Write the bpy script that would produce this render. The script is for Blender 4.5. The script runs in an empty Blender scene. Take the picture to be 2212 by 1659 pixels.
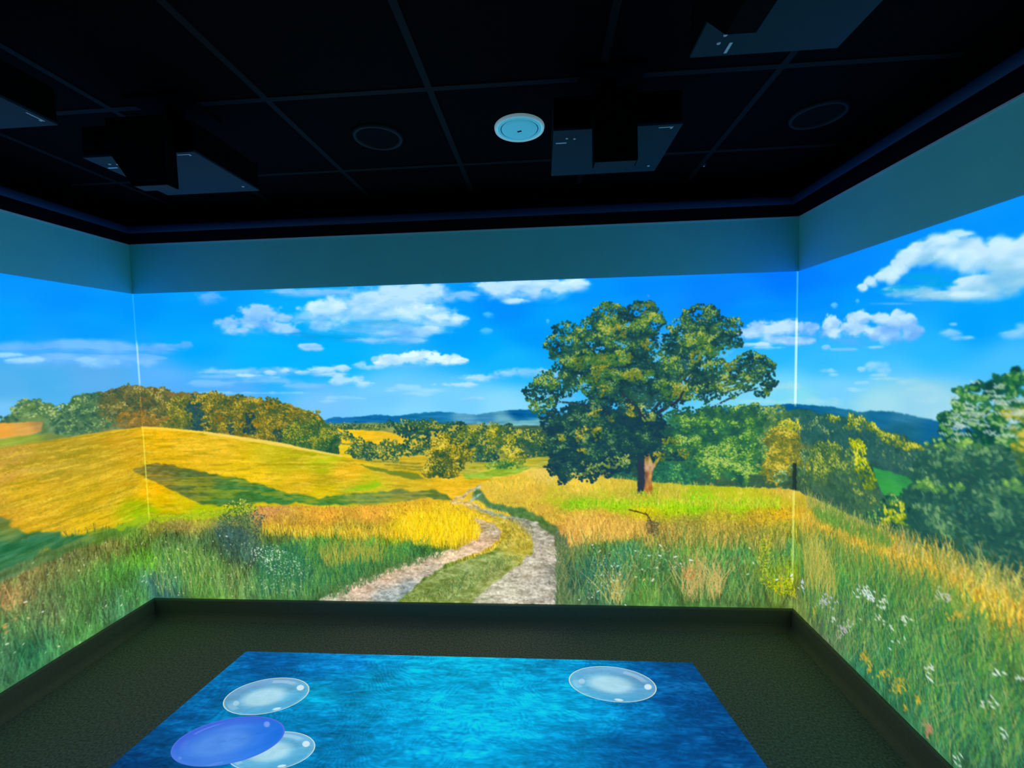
# Immersive projection room: dark tiled ceiling, four ultra short throw projectors,
# a meadow landscape projected on three walls and a water picture projected on the floor.
import math, random
import numpy as np

# ------------------------------------------------------------------ room and camera (metres)
F_PX = 935.785; YAW = -0.068; PITCH = -0.0579; ROLL = -0.0218
CAM = np.array([0.0786, -2.5079, 1.5839])
XL, XR, YB = -2.3991, 1.4967, -3.2          # left wall, right wall, back wall (far wall is y = 0)
ZB, ZP, ZW, ZC = 0.1201, 2.0287, 2.3228, 2.5449   # skirting top, picture top, wall top, ceiling
TILE = 0.6; GX, GY = -0.8984, -0.3412       # ceiling grid lines
SIDE = 1.5                                  # painted width of a side picture; beyond it the picture repeats mirrored
SIDE_END = 3.0                              # full length of a side picture
D = 0.00275                                 # picture pixel, metres

def cam_axes():
    cy, sy, cp, sp, cr, sr = math.cos(YAW), math.sin(YAW), math.cos(PITCH), math.sin(PITCH), math.cos(ROLL), math.sin(ROLL)
    f = np.array([sy*cp, cy*cp, sp]); r = np.array([cy, -sy, 0.0]); u = np.cross(r, f)
    return cr*r + sr*u, -sr*r + cr*u, f
AR, AU, AF = cam_axes()

def survey(x, y):
    """direction in the room of a point measured in the photograph"""
    x = np.asarray(x, float); y = np.asarray(y, float)
    return AF*F_PX + AR*(x - 1106)[..., None] - AU*(y - 829.5)[..., None]
def on_z(x, y, z):
    d = survey(x, y); return CAM + d*((z - CAM[2])/d[..., 2])[..., None]
def on_y(x, y, Y):
    d = survey(x, y); return CAM + d*((Y - CAM[1])/d[..., 1])[..., None]
def on_x(x, y, X):
    d = survey(x, y); return CAM + d*((X - CAM[0])/d[..., 0])[..., None]

# ------------------------------------------------------------------ the landscape picture, painted in wall units
WC = XR - XL
NC = int(round((WC + 2*SIDE)/D)); NR = int(round((ZP - ZB)/D))
CL = int(round(SIDE/D)); CR = NC - CL       # columns of the two room corners
rng = np.random.default_rng(11)

def wall_uv(x, y):
    """measured point -> (column, row) of the unrolled wall picture"""
    P = on_y(x, y, 0.0); col = (P[..., 0] - XL)/D + CL; row = (ZP - P[..., 2])/D
    L = on_x(x, y, XL); R = on_x(x, y, XR)
    dx = survey(x, y)[..., 0]
    l = (P[..., 0] < XL) & (dx < 0); r = (P[..., 0] > XR) & (dx > 0)
    col = np.where(l, CL + L[..., 1]/D, col); row = np.where(l, (ZP - L[..., 2])/D, row)
    col = np.where(r, CR - R[..., 1]/D, col); row = np.where(r, (ZP - R[..., 2])/D, row)
    return col, row

def measured_grid():
    c = (np.arange(NC) + .5); z = ZP - (np.arange(NR) + .5)*D
    X = np.clip((c - CL)*D + XL, XL, XR); Y = -(np.maximum(0, CL - c) + np.maximum(0, c - CR))*D
    d = np.stack(np.broadcast_arrays((X - CAM[0])[None, :], (Y - CAM[1])[None, :], (z - CAM[2])[:, None]), -1)
    w = d@AF
    return (1106 + F_PX*(d@AR)/w).astype(np.float32), (829.5 - F_PX*(d@AU)/w).astype(np.float32)

def vnoise(h, w, sx, sy, seed):
    g = np.random.default_rng(seed); gh, gw = int(h/sy) + 3, int(w/sx) + 3
    G = g.random((gh, gw), dtype=np.float32)
    y = np.arange(h, dtype=np.float32)/sy; x = np.arange(w, dtype=np.float32)/sx
    y0 = y.astype(int); x0 = x.astype(int); fy = y - y0; fx = x - x0
    fy = (fy*fy*(3 - 2*fy))[:, None]; fx = (fx*fx*(3 - 2*fx))[None, :]
    A = G[y0]; B = G[y0 + 1]; R = A*(1 - fy) + B*fy
    return R[:, x0]*(1 - fx) + R[:, x0 + 1]*fx
def fbm(h, w, sx, sy, seed, octv=4, gain=.5):
    t = 0; a = 1; s = 0
    for k in range(octv):
        t = t + a*vnoise(h, w, max(1.01, sx/2**k), max(1.01, sy/2**k), seed*31 + k); s += a; a *= gain
    t = t/s
    return np.clip((t - .5)*1.9 + .5, 0, 1)
def blur(a, n=1):
    for _ in range(n):
        p = np.pad(a, [(1, 1), (0, 0)] + [(0, 0)]*(a.ndim - 2), mode='edge'); a = (p[:-2] + 2*p[1:-1] + p[2:])*.25
        p = np.pad(a, [(0, 0), (1, 1)] + [(0, 0)]*(a.ndim - 2), mode='edge'); a = (p[:, :-2] + 2*p[:, 1:-1] + p[:, 2:])*.25
    return a
def sstep(a, b, x):
    t = np.clip((x - a)/(b - a), 0, 1); return t*t*(3 - 2*t)

class Canvas:
    def __init__(s, h, w, PX, PY, to_uv):
        s.h, s.w, s.PX, s.PY, s.uv = h, w, PX, PY, to_uv
        s.img = np.zeros((h, w, 3), np.float32); s.lab = np.zeros((h, w), np.int16)
    def win(s, pts, m=24):
        p = np.array(pts, float); 
        q = []
        for i in range(len(p)):                      # sample the outline too: it bends at a corner
            a, b = p[i], p[(i + 1) % len(p)]
            for t in (0, .25, .5, .75): q.append(a*(1 - t) + b*t)
        q = np.array(q); c, r = s.uv(q[:, 0], q[:, 1])
        c0, c1 = int(max(0, c.min() - m)), int(min(s.w, c.max() + m)); r0, r1 = int(max(0, r.min() - m)), int(min(s.h, r.max() + m))
        return slice(r0, max(r0 + 1, r1)), slice(c0, max(c0 + 1, c1))
    def poly(s, pts, soft=1, warp=0, wscale=14, seed=1):
        W = s.win(pts, 24 + int(warp*1.5)); X = s.PX[W]; Y = s.PY[W]; h, w = X.shape
        if warp:
            X = X + (fbm(h, w, wscale, wscale, seed, 3) - .5)*2*warp; Y = Y + (fbm(h, w, wscale, wscale, seed + 77, 3) - .5)*2*warp
        ins = np.zeros((h, w), bool); n = len(pts)
        for i in range(n):
            (x1, y1), (x2, y2) = pts[i], pts[(i + 1) % n]
            if y1 == y2: continue
            cnd = (Y >= min(y1, y2)) & (Y < max(y1, y2))
            ins ^= cnd & (X < x1 + (Y - y1)*(x2 - x1)/(y2 - y1))
        a = ins.astype(np.float32)
        return W, (blur(a, soft) if soft else a)
    def put(s, W, a, col, label=None, thr=.5):
        col = np.asarray(col, np.float32)
        s.img[W] = s.img[W]*(1 - a[..., None]) + col*a[..., None]
        if label is not None: L = s.lab[W]; L[a > thr] = label
    def rbf(s, samples, W, st=6, pw=2.2, soft=30.0):
        X = s.PX[W][::st, ::st]; Y = s.PY[W][::st, ::st]
        num = 0; den = 0
        for x, y, r, g, b in samples:
            d2 = (X - x)**2 + ((Y - y)*1.6)**2 + soft*soft
            w = d2**-pw*1e6; num = num + w[..., None]*np.array([r, g, b], np.float32); den = den + w
        C = num/den[..., None]
        h, w = s.PX[W].shape
        y = np.minimum(np.arange(h)/st, C.shape[0] - 1.001); x = np.minimum(np.arange(w)/st, C.shape[1] - 1.001)
        if C.shape[0] < 2 or C.shape[1] < 2: return np.broadcast_to(C[:1, :1], (h, w, 3)).copy()
        y0 = y.astype(int); x0 = x.astype(int); fy = (y - y0)[:, None, None]; fx = (x - x0)[None, :, None]
        R = C[y0]*(1 - fy) + C[y0 + 1]*fy
        return (R[:, x0]*(1 - fx) + R[:, x0 + 1]*fx).astype(np.float32)
    def dabs(s, c, r, col, size=2.0, alpha=.9, label=None, flat=.6):
        """many small leaf shapes, four slants"""
        c = np.asarray(c); r = np.asarray(r); n = len(c); col = np.asarray(col, np.float32); g = rng.integers(0, 4, n)
        k = int(math.ceil(size))
        for q in range(4):
            m = g == q
            if not m.any(): continue
            th = (-.9, -.3, .3, .9)[q]; ct, st_ = math.cos(th), math.sin(th)
            ci = c[m].astype(int); ri = r[m].astype(int); cc = col[m]
            for dy in range(-k, k + 1):
                for dx in range(-k, k + 1):
                    u = (dx*ct + dy*st_)/size; v = (-dx*st_ + dy*ct)/(size*flat); e = u*u + v*v
                    if e > 1.05: continue
                    a = alpha*(1 if e < .6 else .6)
                    x = ci + dx; y = ri + dy; ok = (x >= 0) & (x < s.w) & (y >= 0) & (y < s.h); x = x[ok]; y = y[ok]
                    s.img[y, x] = s.img[y, x]*(1 - a) + cc[ok]*a
                    if label is not None: s.lab[y, x] = label
    def strokes(s, c, r, dc, dr, bend, col, alpha=.8, width=1, tipcol=None):
        n = int(np.max(np.abs(dr)) + np.max(np.abs(dc))*.3) + 2; o = np.argsort(r); c, r, dc, dr, bend, col = c[o], r[o], dc[o], dr[o], bend[o], col[o]
        if tipcol is not None: tipcol = tipcol[o]
        for t in np.linspace(0, 1, min(n, 90)):
            x = (c + dc*t + bend*t*t).astype(int); y = (r - dr*t).astype(int)
            for k in range(width if t < .7 else 1):
                xx = x + k; ok = (xx >= 0) & (xx < s.w) & (y >= 0) & (y < s.h); q = xx[ok]; p = y[ok]
                C = col if tipcol is None else col*(1 - t) + tipcol*t
                s.img[p, q] = s.img[p, q]*(1 - alpha) + C[ok]*alpha

def pal(stops, t):
    t = np.clip(t, 0, 1)*(len(stops) - 1); i = np.minimum(t.astype(int), len(stops) - 2); f = (t - i)[..., None]
    S = np.array(stops, np.float32); return S[i]*(1 - f) + S[i + 1]*f

def components(lab):
    h, w = lab.shape; par = []
    def find(x):
        while par[x] != x: par[x] = par[par[x]]; x = par[x]
        return x
    comp = np.zeros((h, w), np.int32); prev = []
    for y in range(h):
        row = lab[y]; cut = np.flatnonzero(np.diff(row)) + 1; st = np.concatenate([[0], cut]); en = np.concatenate([cut, [w]])
        cur = []; j = 0
        for a, b in zip(st.tolist(), en.tolist()):
            i = len(par); par.append(i); v = int(row[a]); cur.append((a, b, i, v))
            while j < len(prev) and prev[j][1] <= a: j += 1
            k = j
            while k < len(prev) and prev[k][0] < b:
                if prev[k][3] == v:
                    p, q = find(prev[k][2]), find(i)
                    if p != q: par[q] = p
                k += 1
            comp[y, a:b] = i
        prev = cur
    root = np.array([find(i) for i in range(len(par))]); comp = root[comp]
    u, inv = np.unique(comp, return_inverse=True); return inv.reshape(h, w), len(u)
def clean_labels(lab, small=1100):
    """every picture element keeps only its sizeable patches; specks join whatever surrounds them"""
    lab = lab.copy()
    for _ in range(6):
        comp, n = components(lab); size = np.bincount(comp.reshape(-1), minlength=n); lv = np.zeros(n, int); lv[comp.reshape(-1)] = lab.reshape(-1); bad = size < np.where(lv >= CLOUD0, small*.35, small)
        if not bad.any(): break
        flat = comp.reshape(-1); first = np.full(n, -1); idx = np.arange(flat.size)[::-1]; first[flat[::-1]] = idx
        w = lab.shape[1]; new = np.full(n, -1)
        for i in np.flatnonzero(bad):
            p = first[i]; q = p - w if p >= w else (p - 1 if p % w else p + 1); new[i] = lab.reshape(-1)[q]
        m = bad[comp]; lab[m] = new[comp[m]]
    comp, n = components(lab); return lab, comp

# picture elements: id -> (part name, label)
SKY, HILL, FARWOOD, COPSE, HILLFIELD, MEADOW, TRACK, OAK, RWOOD, BIGTREE, VERGE, BUSH, GTREE, ATREE = 1, 2, 3, 4, 5, 6, 7, 8, 9, 10, 11, 12, 13, 14
CLOUD0 = 20
PARTS = {SKY: ('sky_image', None), HILL: ('hill_image', 'hazy blue distant hills'), FARWOOD: ('woodland_image', 'far hedges and trees in the valley'),
         COPSE: ('woodland_image', 'autumn coloured copse on the hill'), HILLFIELD: ('field_image', 'golden hillside field'),
         MEADOW: ('meadow_image', None), TRACK: ('dirt_track_image', 'pale two rutted dirt track'),
         OAK: ('tree_image', 'large spreading oak'), RWOOD: ('woodland_image', 'dark green wood below the crest'),
         BIGTREE: ('tree_image', 'dark leafy tree'), VERGE: ('grass_strip_image', None), BUSH: ('bush_image', None),
         GTREE: ('tree_image', 'bright green tree behind the oak'), ATREE: ('tree_image', 'golden autumn tree')}

def paint_landscape():
    PX, PY = measured_grid()
    K = Canvas(NR, NC, PX, PY, wall_uv); full = (slice(0, NR), slice(0, NC))
    I = K.img
    # ---------------- sky
    sky = [(0,600,0,148,255),(140,640,0,146,255),(0,700,0,160,250),(200,700,0,155,250),(0,840,85,180,240),(100,830,75,178,240),(0,890,120,200,245),(200,815,90,175,240),
           (-300,640,0,150,255),(-300,850,100,190,245),(-600,900,130,205,245),
           (300,650,0,150,250),(450,660,0,158,255),(400,700,0,163,252),(420,740,0,170,252),(600,770,0,180,255),(560,775,5,180,255),(350,830,90,180,245),(500,850,90,180,248),(650,720,0,172,250),
           (720,770,0,180,255),(700,880,120,200,245),(820,870,115,205,250),(900,890,130,215,250),(1000,870,120,210,250),(1080,880,140,220,245),(1050,750,0,172,250),(1100,780,20,182,250),
           (1010,720,0,160,250),(1150,720,0,155,250),(1300,650,0,150,255),(1400,620,0,140,255),(1550,630,0,130,255),(1700,600,0,120,255),(1640,680,0,145,255),(1200,690,0,160,252),(1100,670,0,145,252),
           (1680,760,40,185,250),(1690,850,120,215,245),(1600,870,120,215,245),(1720,870,140,228,240),(1500,800,60,190,250),
           (1750,600,0,128,255),(1800,560,0,138,255),(2000,480,0,145,255),(2212,430,0,148,255),(1780,650,0,145,255),(1850,660,0,155,252),(2100,700,0,162,250),(2212,670,0,165,250),
           (2030,760,40,185,250),(2200,780,70,192,248),(1780,780,50,188,252),(1850,770,55,190,250),(1800,850,120,210,245),(2000,870,150,215,240),(1900,880,165,225,240),(2030,900,165,222,240),
           (2600,500,0,150,255),(2600,800,80,195,245)]
    I[:] = K.rbf(sky, full, pw=1.8, soft=25); K.lab[:] = SKY
    I += ((fbm(NR, NC, 220, 30, 5, 4) - .5)*10)[..., None]*np.array([.9, .6, 0], np.float32)

    cloud_no = [CLOUD0]
    def cloud(ell, light=(205,238,250), shade=(110,190,246), alpha=1.0, soft=.9, seed=3, rough=.9, nscale=26, own=True):
        pts = [(x + sx*rx*1.7, y + sy*ry*2.0) for x, y, rx, ry in ell for sx in (-1, 1) for sy in (-1, 1)]
        hullx = [p[0] for p in pts]; hully = [p[1] for p in pts]
        W = K.win([(min(hullx), min(hully)), (max(hullx), min(hully)), (max(hullx), max(hully)), (min(hullx), max(hully))], 6)
        X = PX[W]; Y = PY[W]; h, w = X.shape
        n1 = fbm(h, w, nscale, nscale*.7, seed, 5, .55); n2 = fbm(h, w, nscale*1.6, nscale*.8, seed + 9, 4)
        d = np.full((h, w), -9, np.float32); sh = np.zeros((h, w), np.float32); ws = np.zeros((h, w), np.float32) + 1e-6
        for x, y, rx, ry in ell:
            e = 1 - np.sqrt(((X - x)/(rx*1.3))**2 + ((Y - y)/(ry*1.3))**2)
            d = np.maximum(d, e); g = np.exp(np.clip(e, -3, 1)*5); sh += g*(Y - y)/ry; ws += g
        top = sh/ws
        d = d + (n1 - .5)*rough*.8
        sf = soft*np.where(top > 0, 1.5, .75)
        a = sstep(0.0, .62*sf, d)*alpha
        t = np.clip(.50 - top*.34 + (n2 - .5)*1.3 + np.clip(d, 0, 1)*.2, 0, 1)
        C = pal([shade, tuple(.5*(p + q) for p, q in zip(light, shade)), light], t)
        K.put(W, a, C, cloud_no[0] if own else None, .45)
        if own: cloud_no[0] += 1
    LAV = (110,178,246)
    cloud([(40,756,120,20),(150,750,130,17),(250,756,110,17),(340,757,50,13),(100,778,150,24),(230,780,120,20),(310,778,60,17),(-150,765,160,26)], (135,198,250), (92,172,246), .8, 1.3, 1, .5, 50)
    cloud([(60,780,46,7),(20,768,30,6)], (170,225,255), LAV, .85, 1, 2, own=False)
    cloud([(212,788,34,10),(190,780,24,7)], (150,215,252), (110,190,250), .8, 1, 4, own=False)
    cloud([(318,787,22,10)], (135,200,250), (110,185,248), .6, 1.4, 4, own=False)
    cloud([(400,748,14,9),(375,748,30,6)], (120,190,250), LAV, .7, 1, 5)
    cloud([(450,645,28,16)], (140,195,250), (100,175,250), .7, 1.2, 6)
    # small and lower centre clouds
    cloud([(520,806,80,12),(610,804,70,12),(700,806,50,11),(735,797,20,9),(570,818,70,8)], (158,214,250), (92,182,246), .85, 1.1, 8, .7, 30)
    cloud([(612,802,14,7),(700,800,30,8),(738,797,16,7),(585,805,18,6),(650,806,20,5),(540,812,30,4),(715,810,30,5)], (192,234,252), (140,206,250), .9, 1, 9, own=False)
    cloud([(755,823,38,11),(785,830,24,9),(730,828,20,7)], (192,234,252), (130,200,248), .85, 1, 10)
    cloud([(480,815,50,4),(560,826,70,8),(660,836,60,8),(460,830,60,8)], (132,200,250), (92,180,246), .75, 1.2, 12, .7, 40)
    cloud([(560,850,120,4),(740,862,42,6),(720,868,36,4)], (165,225,252), (120,200,248), .65, 1.2, 13)
    cloud([(880,840,46,9),(925,846,46,10),(900,852,60,6),(1015,862,34,6),(850,846,26,4)], (165,225,250), (120,200,248), .7, 1.2, 14)
    cloud([(1000,832,50,6),(1050,818,50,9),(1110,808,56,11),(1160,806,50,10),(1200,815,40,9)], (190,232,250), (110,195,246), .85, 1, 15)
    cloud([(778,789,16,8),(800,795,26,6),(812,780,8,8)], (170,222,252), (110,190,248), .8, 1, 16)
    cloud([(850,778,34,12),(895,772,40,15),(950,778,40,11),(985,781,24,8),(830,786,22,8)], (222,247,252), (165,222,250), 1, .7, 17, .8, 20)
    cloud([(900,795,60,5),(960,790,40,4)], (120,200,250), (90,190,248), .6, 1.3, 18, own=False)
    cloud([(672,748,24,6),(665,753,18,6),(684,754,16,5)], (185,222,252), (130,195,250), .9, .8, 19, .5)
    # the big cumulus
    cloud([(860,635,110,24),(1000,640,26,12),(690,634,78,10),(930,640,60,26),(970,648,26,10)], (150,205,252), (105,185,250), .85, 1, 20, .8, 34)
    cloud([(500,700,38,16),(560,684,42,22),(545,700,56,18),(590,708,52,16),(525,714,50,10),(622,717,34,10),(610,690,26,12)], (165,215,252), (105,180,247), .95, .9, 21, .8, 24)
    cloud([(700,712,50,20),(760,718,60,20),(820,722,60,20),(890,722,60,22),(950,705,40,20),(660,690,30,16)], (150,212,250), (88,186,243), .8, 1.5, 22, .7, 40)
    cloud([(685,670,44,22),(720,678,60,30),(775,672,60,32),(830,670,70,34),(895,672,60,34),(940,685,44,30),(985,692,22,14),(700,700,40,14),(840,705,60,14),(930,712,46,12),(868,645,60,22),(920,642,48,24),(800,652,50,22)], (188,232,250), (98,188,244), 1, .85, 23, .75, 30)
    cloud([(775,655,50,14),(850,660,44,14),(800,690,50,12),(870,700,40,10)], (160,216,250), (110,196,246), .6, 1.4, 231, .8, 30, own=False)
    cloud([(690,664,30,14),(720,668,30,16),(900,680,50,18),(940,690,34,16),(985,692,16,10)], (215,247,252), (165,225,250), .9, 1.2, 24, .8, 22, own=False)
    cloud([(800,738,40,8),(770,735,36,6),(870,735,40,10),(895,738,30,6),(910,720,60,10),(850,722,60,8)], (155,212,252), (95,178,242), .85, 1.1, 25, .8, 28, own=False)
    cloud([(690,730,60,9),(740,733,50,7),(645,722,30,4)], (0,165,236), (20,160,232), .8, 1.4, 26, .5, own=False)
    cloud([(830,700,60,7),(760,708,40,6)], (70,180,238), (90,185,242), .7, 1.3, 27, .5, own=False)
    cloud([(1100,625,60,22),(1150,632,70,20),(1190,620,60,20),(1240,618,32,16),(1120,650,34,8),(1060,620,40,14)], (195,235,252), (120,190,250), .97, .9, 28, .7, 28)
    cloud([(1240,616,34,16),(1150,615,60,6)], (215,248,250), (170,225,250), .8, 1.2, 29, own=False)
    cloud([(1055,681,12,8)], (90,200,252), (60,185,250), .75, 1.2, 30); cloud([(1053,716,14,6)], (110,205,252), (70,190,250), .75, 1.2, 31)
    cloud([(1184,695,4,6)], (90,200,250), (60,180,250), .8, 1, 32, .3)
    # right of the oak and round the corner
    cloud([(1620,722,40,12),(1670,714,50,18),(1715,712,36,20),(1750,712,24,16),(1700,735,60,12),(1745,738,22,9),(1640,745,40,6)], (195,232,250), (110,180,244), .97, .8, 33, .8, 26)
    cloud([(1650,752,40,5),(1620,745,30,5)], (195,238,248), (150,220,245), .7, 1.2, 34, own=False)
    cloud([(1680,840,50,16),(1660,870,60,10)], (170,228,240), (130,215,240), .6, 1.5, 35)
    cloud([(1800,700,18,16),(1800,720,24,14),(1860,690,34,16),(1900,690,34,14),(1940,697,34,22),(1970,720,28,17),(1900,722,60,18),(1850,712,44,18)], (198,235,248), (110,180,244), .98, .7, 36, .8, 22)
    cloud([(1830,738,34,7),(1850,745,30,4)], (80,178,244), (70,170,244), .8, 1.2, 37, .5, own=False)
    cloud([(1825,756,36,4),(1785,751,9,6)], (150,210,250), (110,190,248), .8, 1, 38); cloud([(1890,751,28,4)], (170,222,248), (130,205,248), .7, 1, 39)
    cloud([(1803,661,8,7)], (120,205,252), (70,180,250), .85, 1, 40, .3); cloud([(1853,652,5,6)], (110,205,252), (70,180,250), .8, 1, 41, .3)
    cloud([(2058,722,26,11),(2060,702,9,4),(2090,731,20,5),(2065,732,20,6)], (170,222,250), (115,195,246), .85, 1, 42)
    cloud([(2195,722,36,13),(2240,715,60,20)], (195,235,246), (120,200,246), .9, .9, 43)
    cloud([(1790,803,22,7),(1800,810,16,4)], (155,220,246), (110,200,246), .85, 1, 44); cloud([(1892,793,24,11),(1905,802,20,7),(1862,799,10,6)], (170,225,246), (120,205,246), .85, 1, 45)
    cloud([(1862,829,18,5)], (165,225,245), (120,205,245), .8, 1, 46); cloud([(1852,844,26,4),(1840,840,12,3)], (165,225,245), (120,210,245), .8, 1, 47)
    cloud([(1920,820,40,7),(1955,828,40,12),(1990,845,46,18),(2010,870,50,20),(1900,812,20,5)], (175,225,240), (140,212,238), .7, 1.6, 48, .7, 40)
    cloud([(1760,870,60,9),(1800,876,30,6)], (180,228,242), (150,215,240), .5, 1.5, 49)
    # large right-hand cumulus
    cloud([(1866,622,13,10),(1882,610,18,13),(1904,600,18,14),(1925,596,26,22),(1945,582,20,18),(1940,575,16,16),(1962,560,26,18),(2000,550,36,24),(2050,545,50,38),(2100,550,50,45),(2160,560,50,44),(2210,570,50,50),(2180,600,60,36),(2120,620,60,28),(2075,640,30,12),(2020,640,70,10),(1960,630,60,14),(2300,590,90,50)], (200,236,246), (120,195,240), .98, .7, 50, .6, 30)
    cloud([(1995,603,40,12),(1960,624,50,11),(2020,618,46,10),(1915,632,30,6)], (0,165,236), (30,170,236), .88, 1.3, 51, .5, own=False)
    cloud([(1965,545,26,9),(2040,520,50,12),(2080,508,30,10),(1925,592,22,18),(2070,560,50,22),(2160,530,40,16),(2095,640,40,9)], (212,246,248), (180,230,246), .85, 1.1, 52, .7, 22, own=False)
    cloud([(1935,657,46,3),(1985,650,40,3)], (110,190,248), (90,180,246), .7, 1, 53, .4)
    skyimg = I.copy()

    # ---------------- distant hills
    def band(pts, samples, label, soft=1, warp=0, tex=8, ts=(30, 6), seed=1, wscale=14):
        W, a = K.poly(pts, soft, warp, wscale, seed); h, w = a.shape
        C = K.rbf(samples, W, soft=12) if not isinstance(samples, tuple) else np.broadcast_to(np.array(samples, np.float32), (h, w, 3))
        n = (fbm(h, w, ts[0], ts[1], seed + 4, 4, .65) - .5)*2*tex
        K.put(W, a, C + n[..., None], label); return W, a
    band([(690,912),(720,902),(770,901),(810,896),(850,898),(900,893),(945,890),(1000,893),(1030,896),(1060,892),(1090,886),(1130,884),(1200,886),(1260,900),(1260,940),(690,940)],
         [(720,905,30,120,185),(820,903,15,110,170),(950,900,25,125,180),(1005,900,90,165,200),(1050,905,60,140,185),(1120,893,0,90,150),(1160,893,0,100,160),(1090,908,110,180,200),(1170,915,120,200,205),(950,915,20,110,150)], HILL, 1, 1.5, 12, (40, 4), 3)
    band([(1030,912),(1100,910),(1180,908),(1260,912),(1260,935),(1030,925)], [(1060,914,100,170,190),(1140,912,120,190,200),(1200,912,100,170,190)], HILL, 2, 2, 22, (40, 4), 33)
    band([(690,915),(880,912),(1000,915),(1180,925),(1260,925),(1260,1020),(690,1020)], [(760,920,90,140,110),(850,916,110,150,100),(960,925,40,90,80),(1100,925,150,190,140),(1170,928,200,215,110),(1170,960,90,120,70),(800,960,190,170,40),(900,1000,200,180,50),(1100,1000,170,175,50)], FARWOOD, 1, 1, 14, (20, 5), 5)
    band([(1560,880),(1640,878),(1690,873),(1722,873),(1760,876),(1800,879),(1830,885),(1862,891),(1880,887),(1930,889),(1980,900),(2040,912),(2120,925),(2300,950),(2300,1010),(1560,960)],
         [(1650,890,30,110,150),(1722,880,5,95,150),(1800,890,20,110,150),(1900,900,15,105,150),(1950,905,40,120,160),(2030,920,10,100,150),(1850,905,30,115,140),(1950,925,20,100,130),(2200,940,15,95,120)], HILL, 1, 1, 8, (50, 6), 6)
    band([(690,918),(1000,918),(1560,925),(1560,1080),(1000,1060),(690,1040)], [(760,930,120,140,80),(900,990,200,180,60),(1000,1010,190,175,60),(1010,1025,170,180,60),(1180,960,60,95,75),(1300,980,35,75,75),(1400,1000,40,85,75),(1500,1020,45,100,75),(1250,1035,225,195,80)], HILLFIELD, 2, 2, 14, (24, 4), 61)
    # valley woods
    NZ1 = fbm(NR, NC, 26, 20, 401, 2); NZ2 = fbm(NR, NC, 11, 9, 402, 2); NZ3 = fbm(NR, NC, 18, 16, 403, 2)
    def canopy(ells, stops, dens=.05, size=2.4, label=None, lit=.55, var=.35, dark_n=1.0, dirx=-.35, seed_off=0, edge=1.0, alpha=.9, clump=.95):
        """tree crowns from leaf dabs: a dark body first, then ever lighter leaves towards the lit upper side"""
        P = []
        for e in ells:
            x, y, rx, ry = e[:4]; bias = e[4] if len(e) > 4 else 0.0
            c1, r1 = wall_uv(np.array([x - rx, x + rx, x, x]), np.array([y, y, y - ry, y + ry]))
            A = abs(c1[1] - c1[0])*abs(r1[3] - r1[2])*.785
            n = int(A*dens*2.2/size) + 6
            th = rng.random(n)*6.283; rr = np.sqrt(rng.random(n))*edge
            P.append(np.stack([x + rx*rr*np.cos(th), y + ry*rr*np.sin(th), -np.sin(th)*rr, np.cos(th)*rr, np.full(n, bias), rr], 1))
        P = np.concatenate(P); c, r = wall_uv(P[:, 0], P[:, 1])
        ci0 = np.clip(c, 0, NC - 1).astype(int); ri0 = np.clip(r, 0, NR - 1).astype(int)
        nz = (NZ1[ri0, ci0] - .5)*clump + (NZ2[ri0, ci0] - .5)*clump*.8
        c = c + (NZ3[ri0, ci0] - .5)*14; r = r + (NZ3[ri0, (ci0 + 700) % NC] - .5)*12
        s0 = np.clip(.10 + rng.random(len(P))*.25 + nz*.25, 0, 1)
        m = rng.random(len(P)) < dark_n
        K.dabs(c[m], r[m], pal(stops, s0)[m], size*1.45, alpha, label, .8)
        s1 = .5 + P[:, 2]*.38 + P[:, 3]*dirx*.6 + (rng.random(len(P)) - .5)*var*2 + P[:, 4] - (1 - lit)*.5 + nz
        o = np.argsort(s1 + rng.random(len(P))*.35); o = o[s1[o] > .22]
        K.dabs(c[o] + rng.normal(0, 1.5, len(o)), r[o] + rng.normal(0, 1.2, len(o)), pal(stops, s1[o]), size, alpha*.95, label, .65)
    OLIVE = [(25,75,70),(45,95,70),(110,130,55),(185,180,60),(225,210,90)]
    GOLD = [(50,86,58),(90,104,50),(142,130,42),(185,158,44),(215,188,62)]
    DGREEN = [(15,65,65),(30,90,75),(55,115,75),(95,150,75),(150,190,90)]
    TEAL = [(25,75,80),(35,90,85),(50,105,90),(70,120,95),(110,150,100)]
    canopy([(740,922,30,8),(780,918,26,6),(830,918,30,6),(700,925,20,12)], OLIVE, .07, 1.6, FARWOOD)
    band([(728,926),(770,929),(830,933),(890,943),(935,950),(960,955),(940,975),(880,968),(820,960),(740,957)], [(760,935,245,200,30),(850,945,240,195,40),(920,955,215,185,50)], HILLFIELD, 1, 1.5, 12, (20, 4), 8)
    band([(720,958),(765,962),(780,985),(760,992),(724,982)], (235,205,35), HILLFIELD, 1, 1.5, 12, (20, 4), 9)
    canopy([(885,918,30,12),(915,912,30,9),(940,925,40,12),(900,930,50,12,-.3),(985,925,40,14),(1000,945,50,16),(1040,935,36,16),(1060,965,36,26,-.1),(1085,930,30,12),(1110,945,26,18),(1130,940,26,14),(1150,958,28,20),(1170,950,30,16),(1190,975,26,22),(1010,975,36,26),(1040,990,30,16,-.3),(1150,990,20,12)], OLIVE, .075, 2.0, FARWOOD, .5)
    canopy([(905,940,46,9),(1045,988,40,10),(1000,925,16,8),(880,925,20,12),(1000,960,26,12)], [(20,65,75),(30,80,80),(45,95,80),(60,110,80),(80,120,80)], .06, 2, FARWOOD, .2)
    band([(1010,1000),(1080,996),(1130,990),(1210,985),(1230,1040),(1000,1045)], [(1020,1010,180,180,60),(1080,1010,170,195,60),(1150,990,200,190,60),(1180,1000,170,170,60),(1150,1025,235,205,80),(1060,1030,225,195,50)], HILLFIELD, 1, 1.5, 26, (26, 3), 10)
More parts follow.
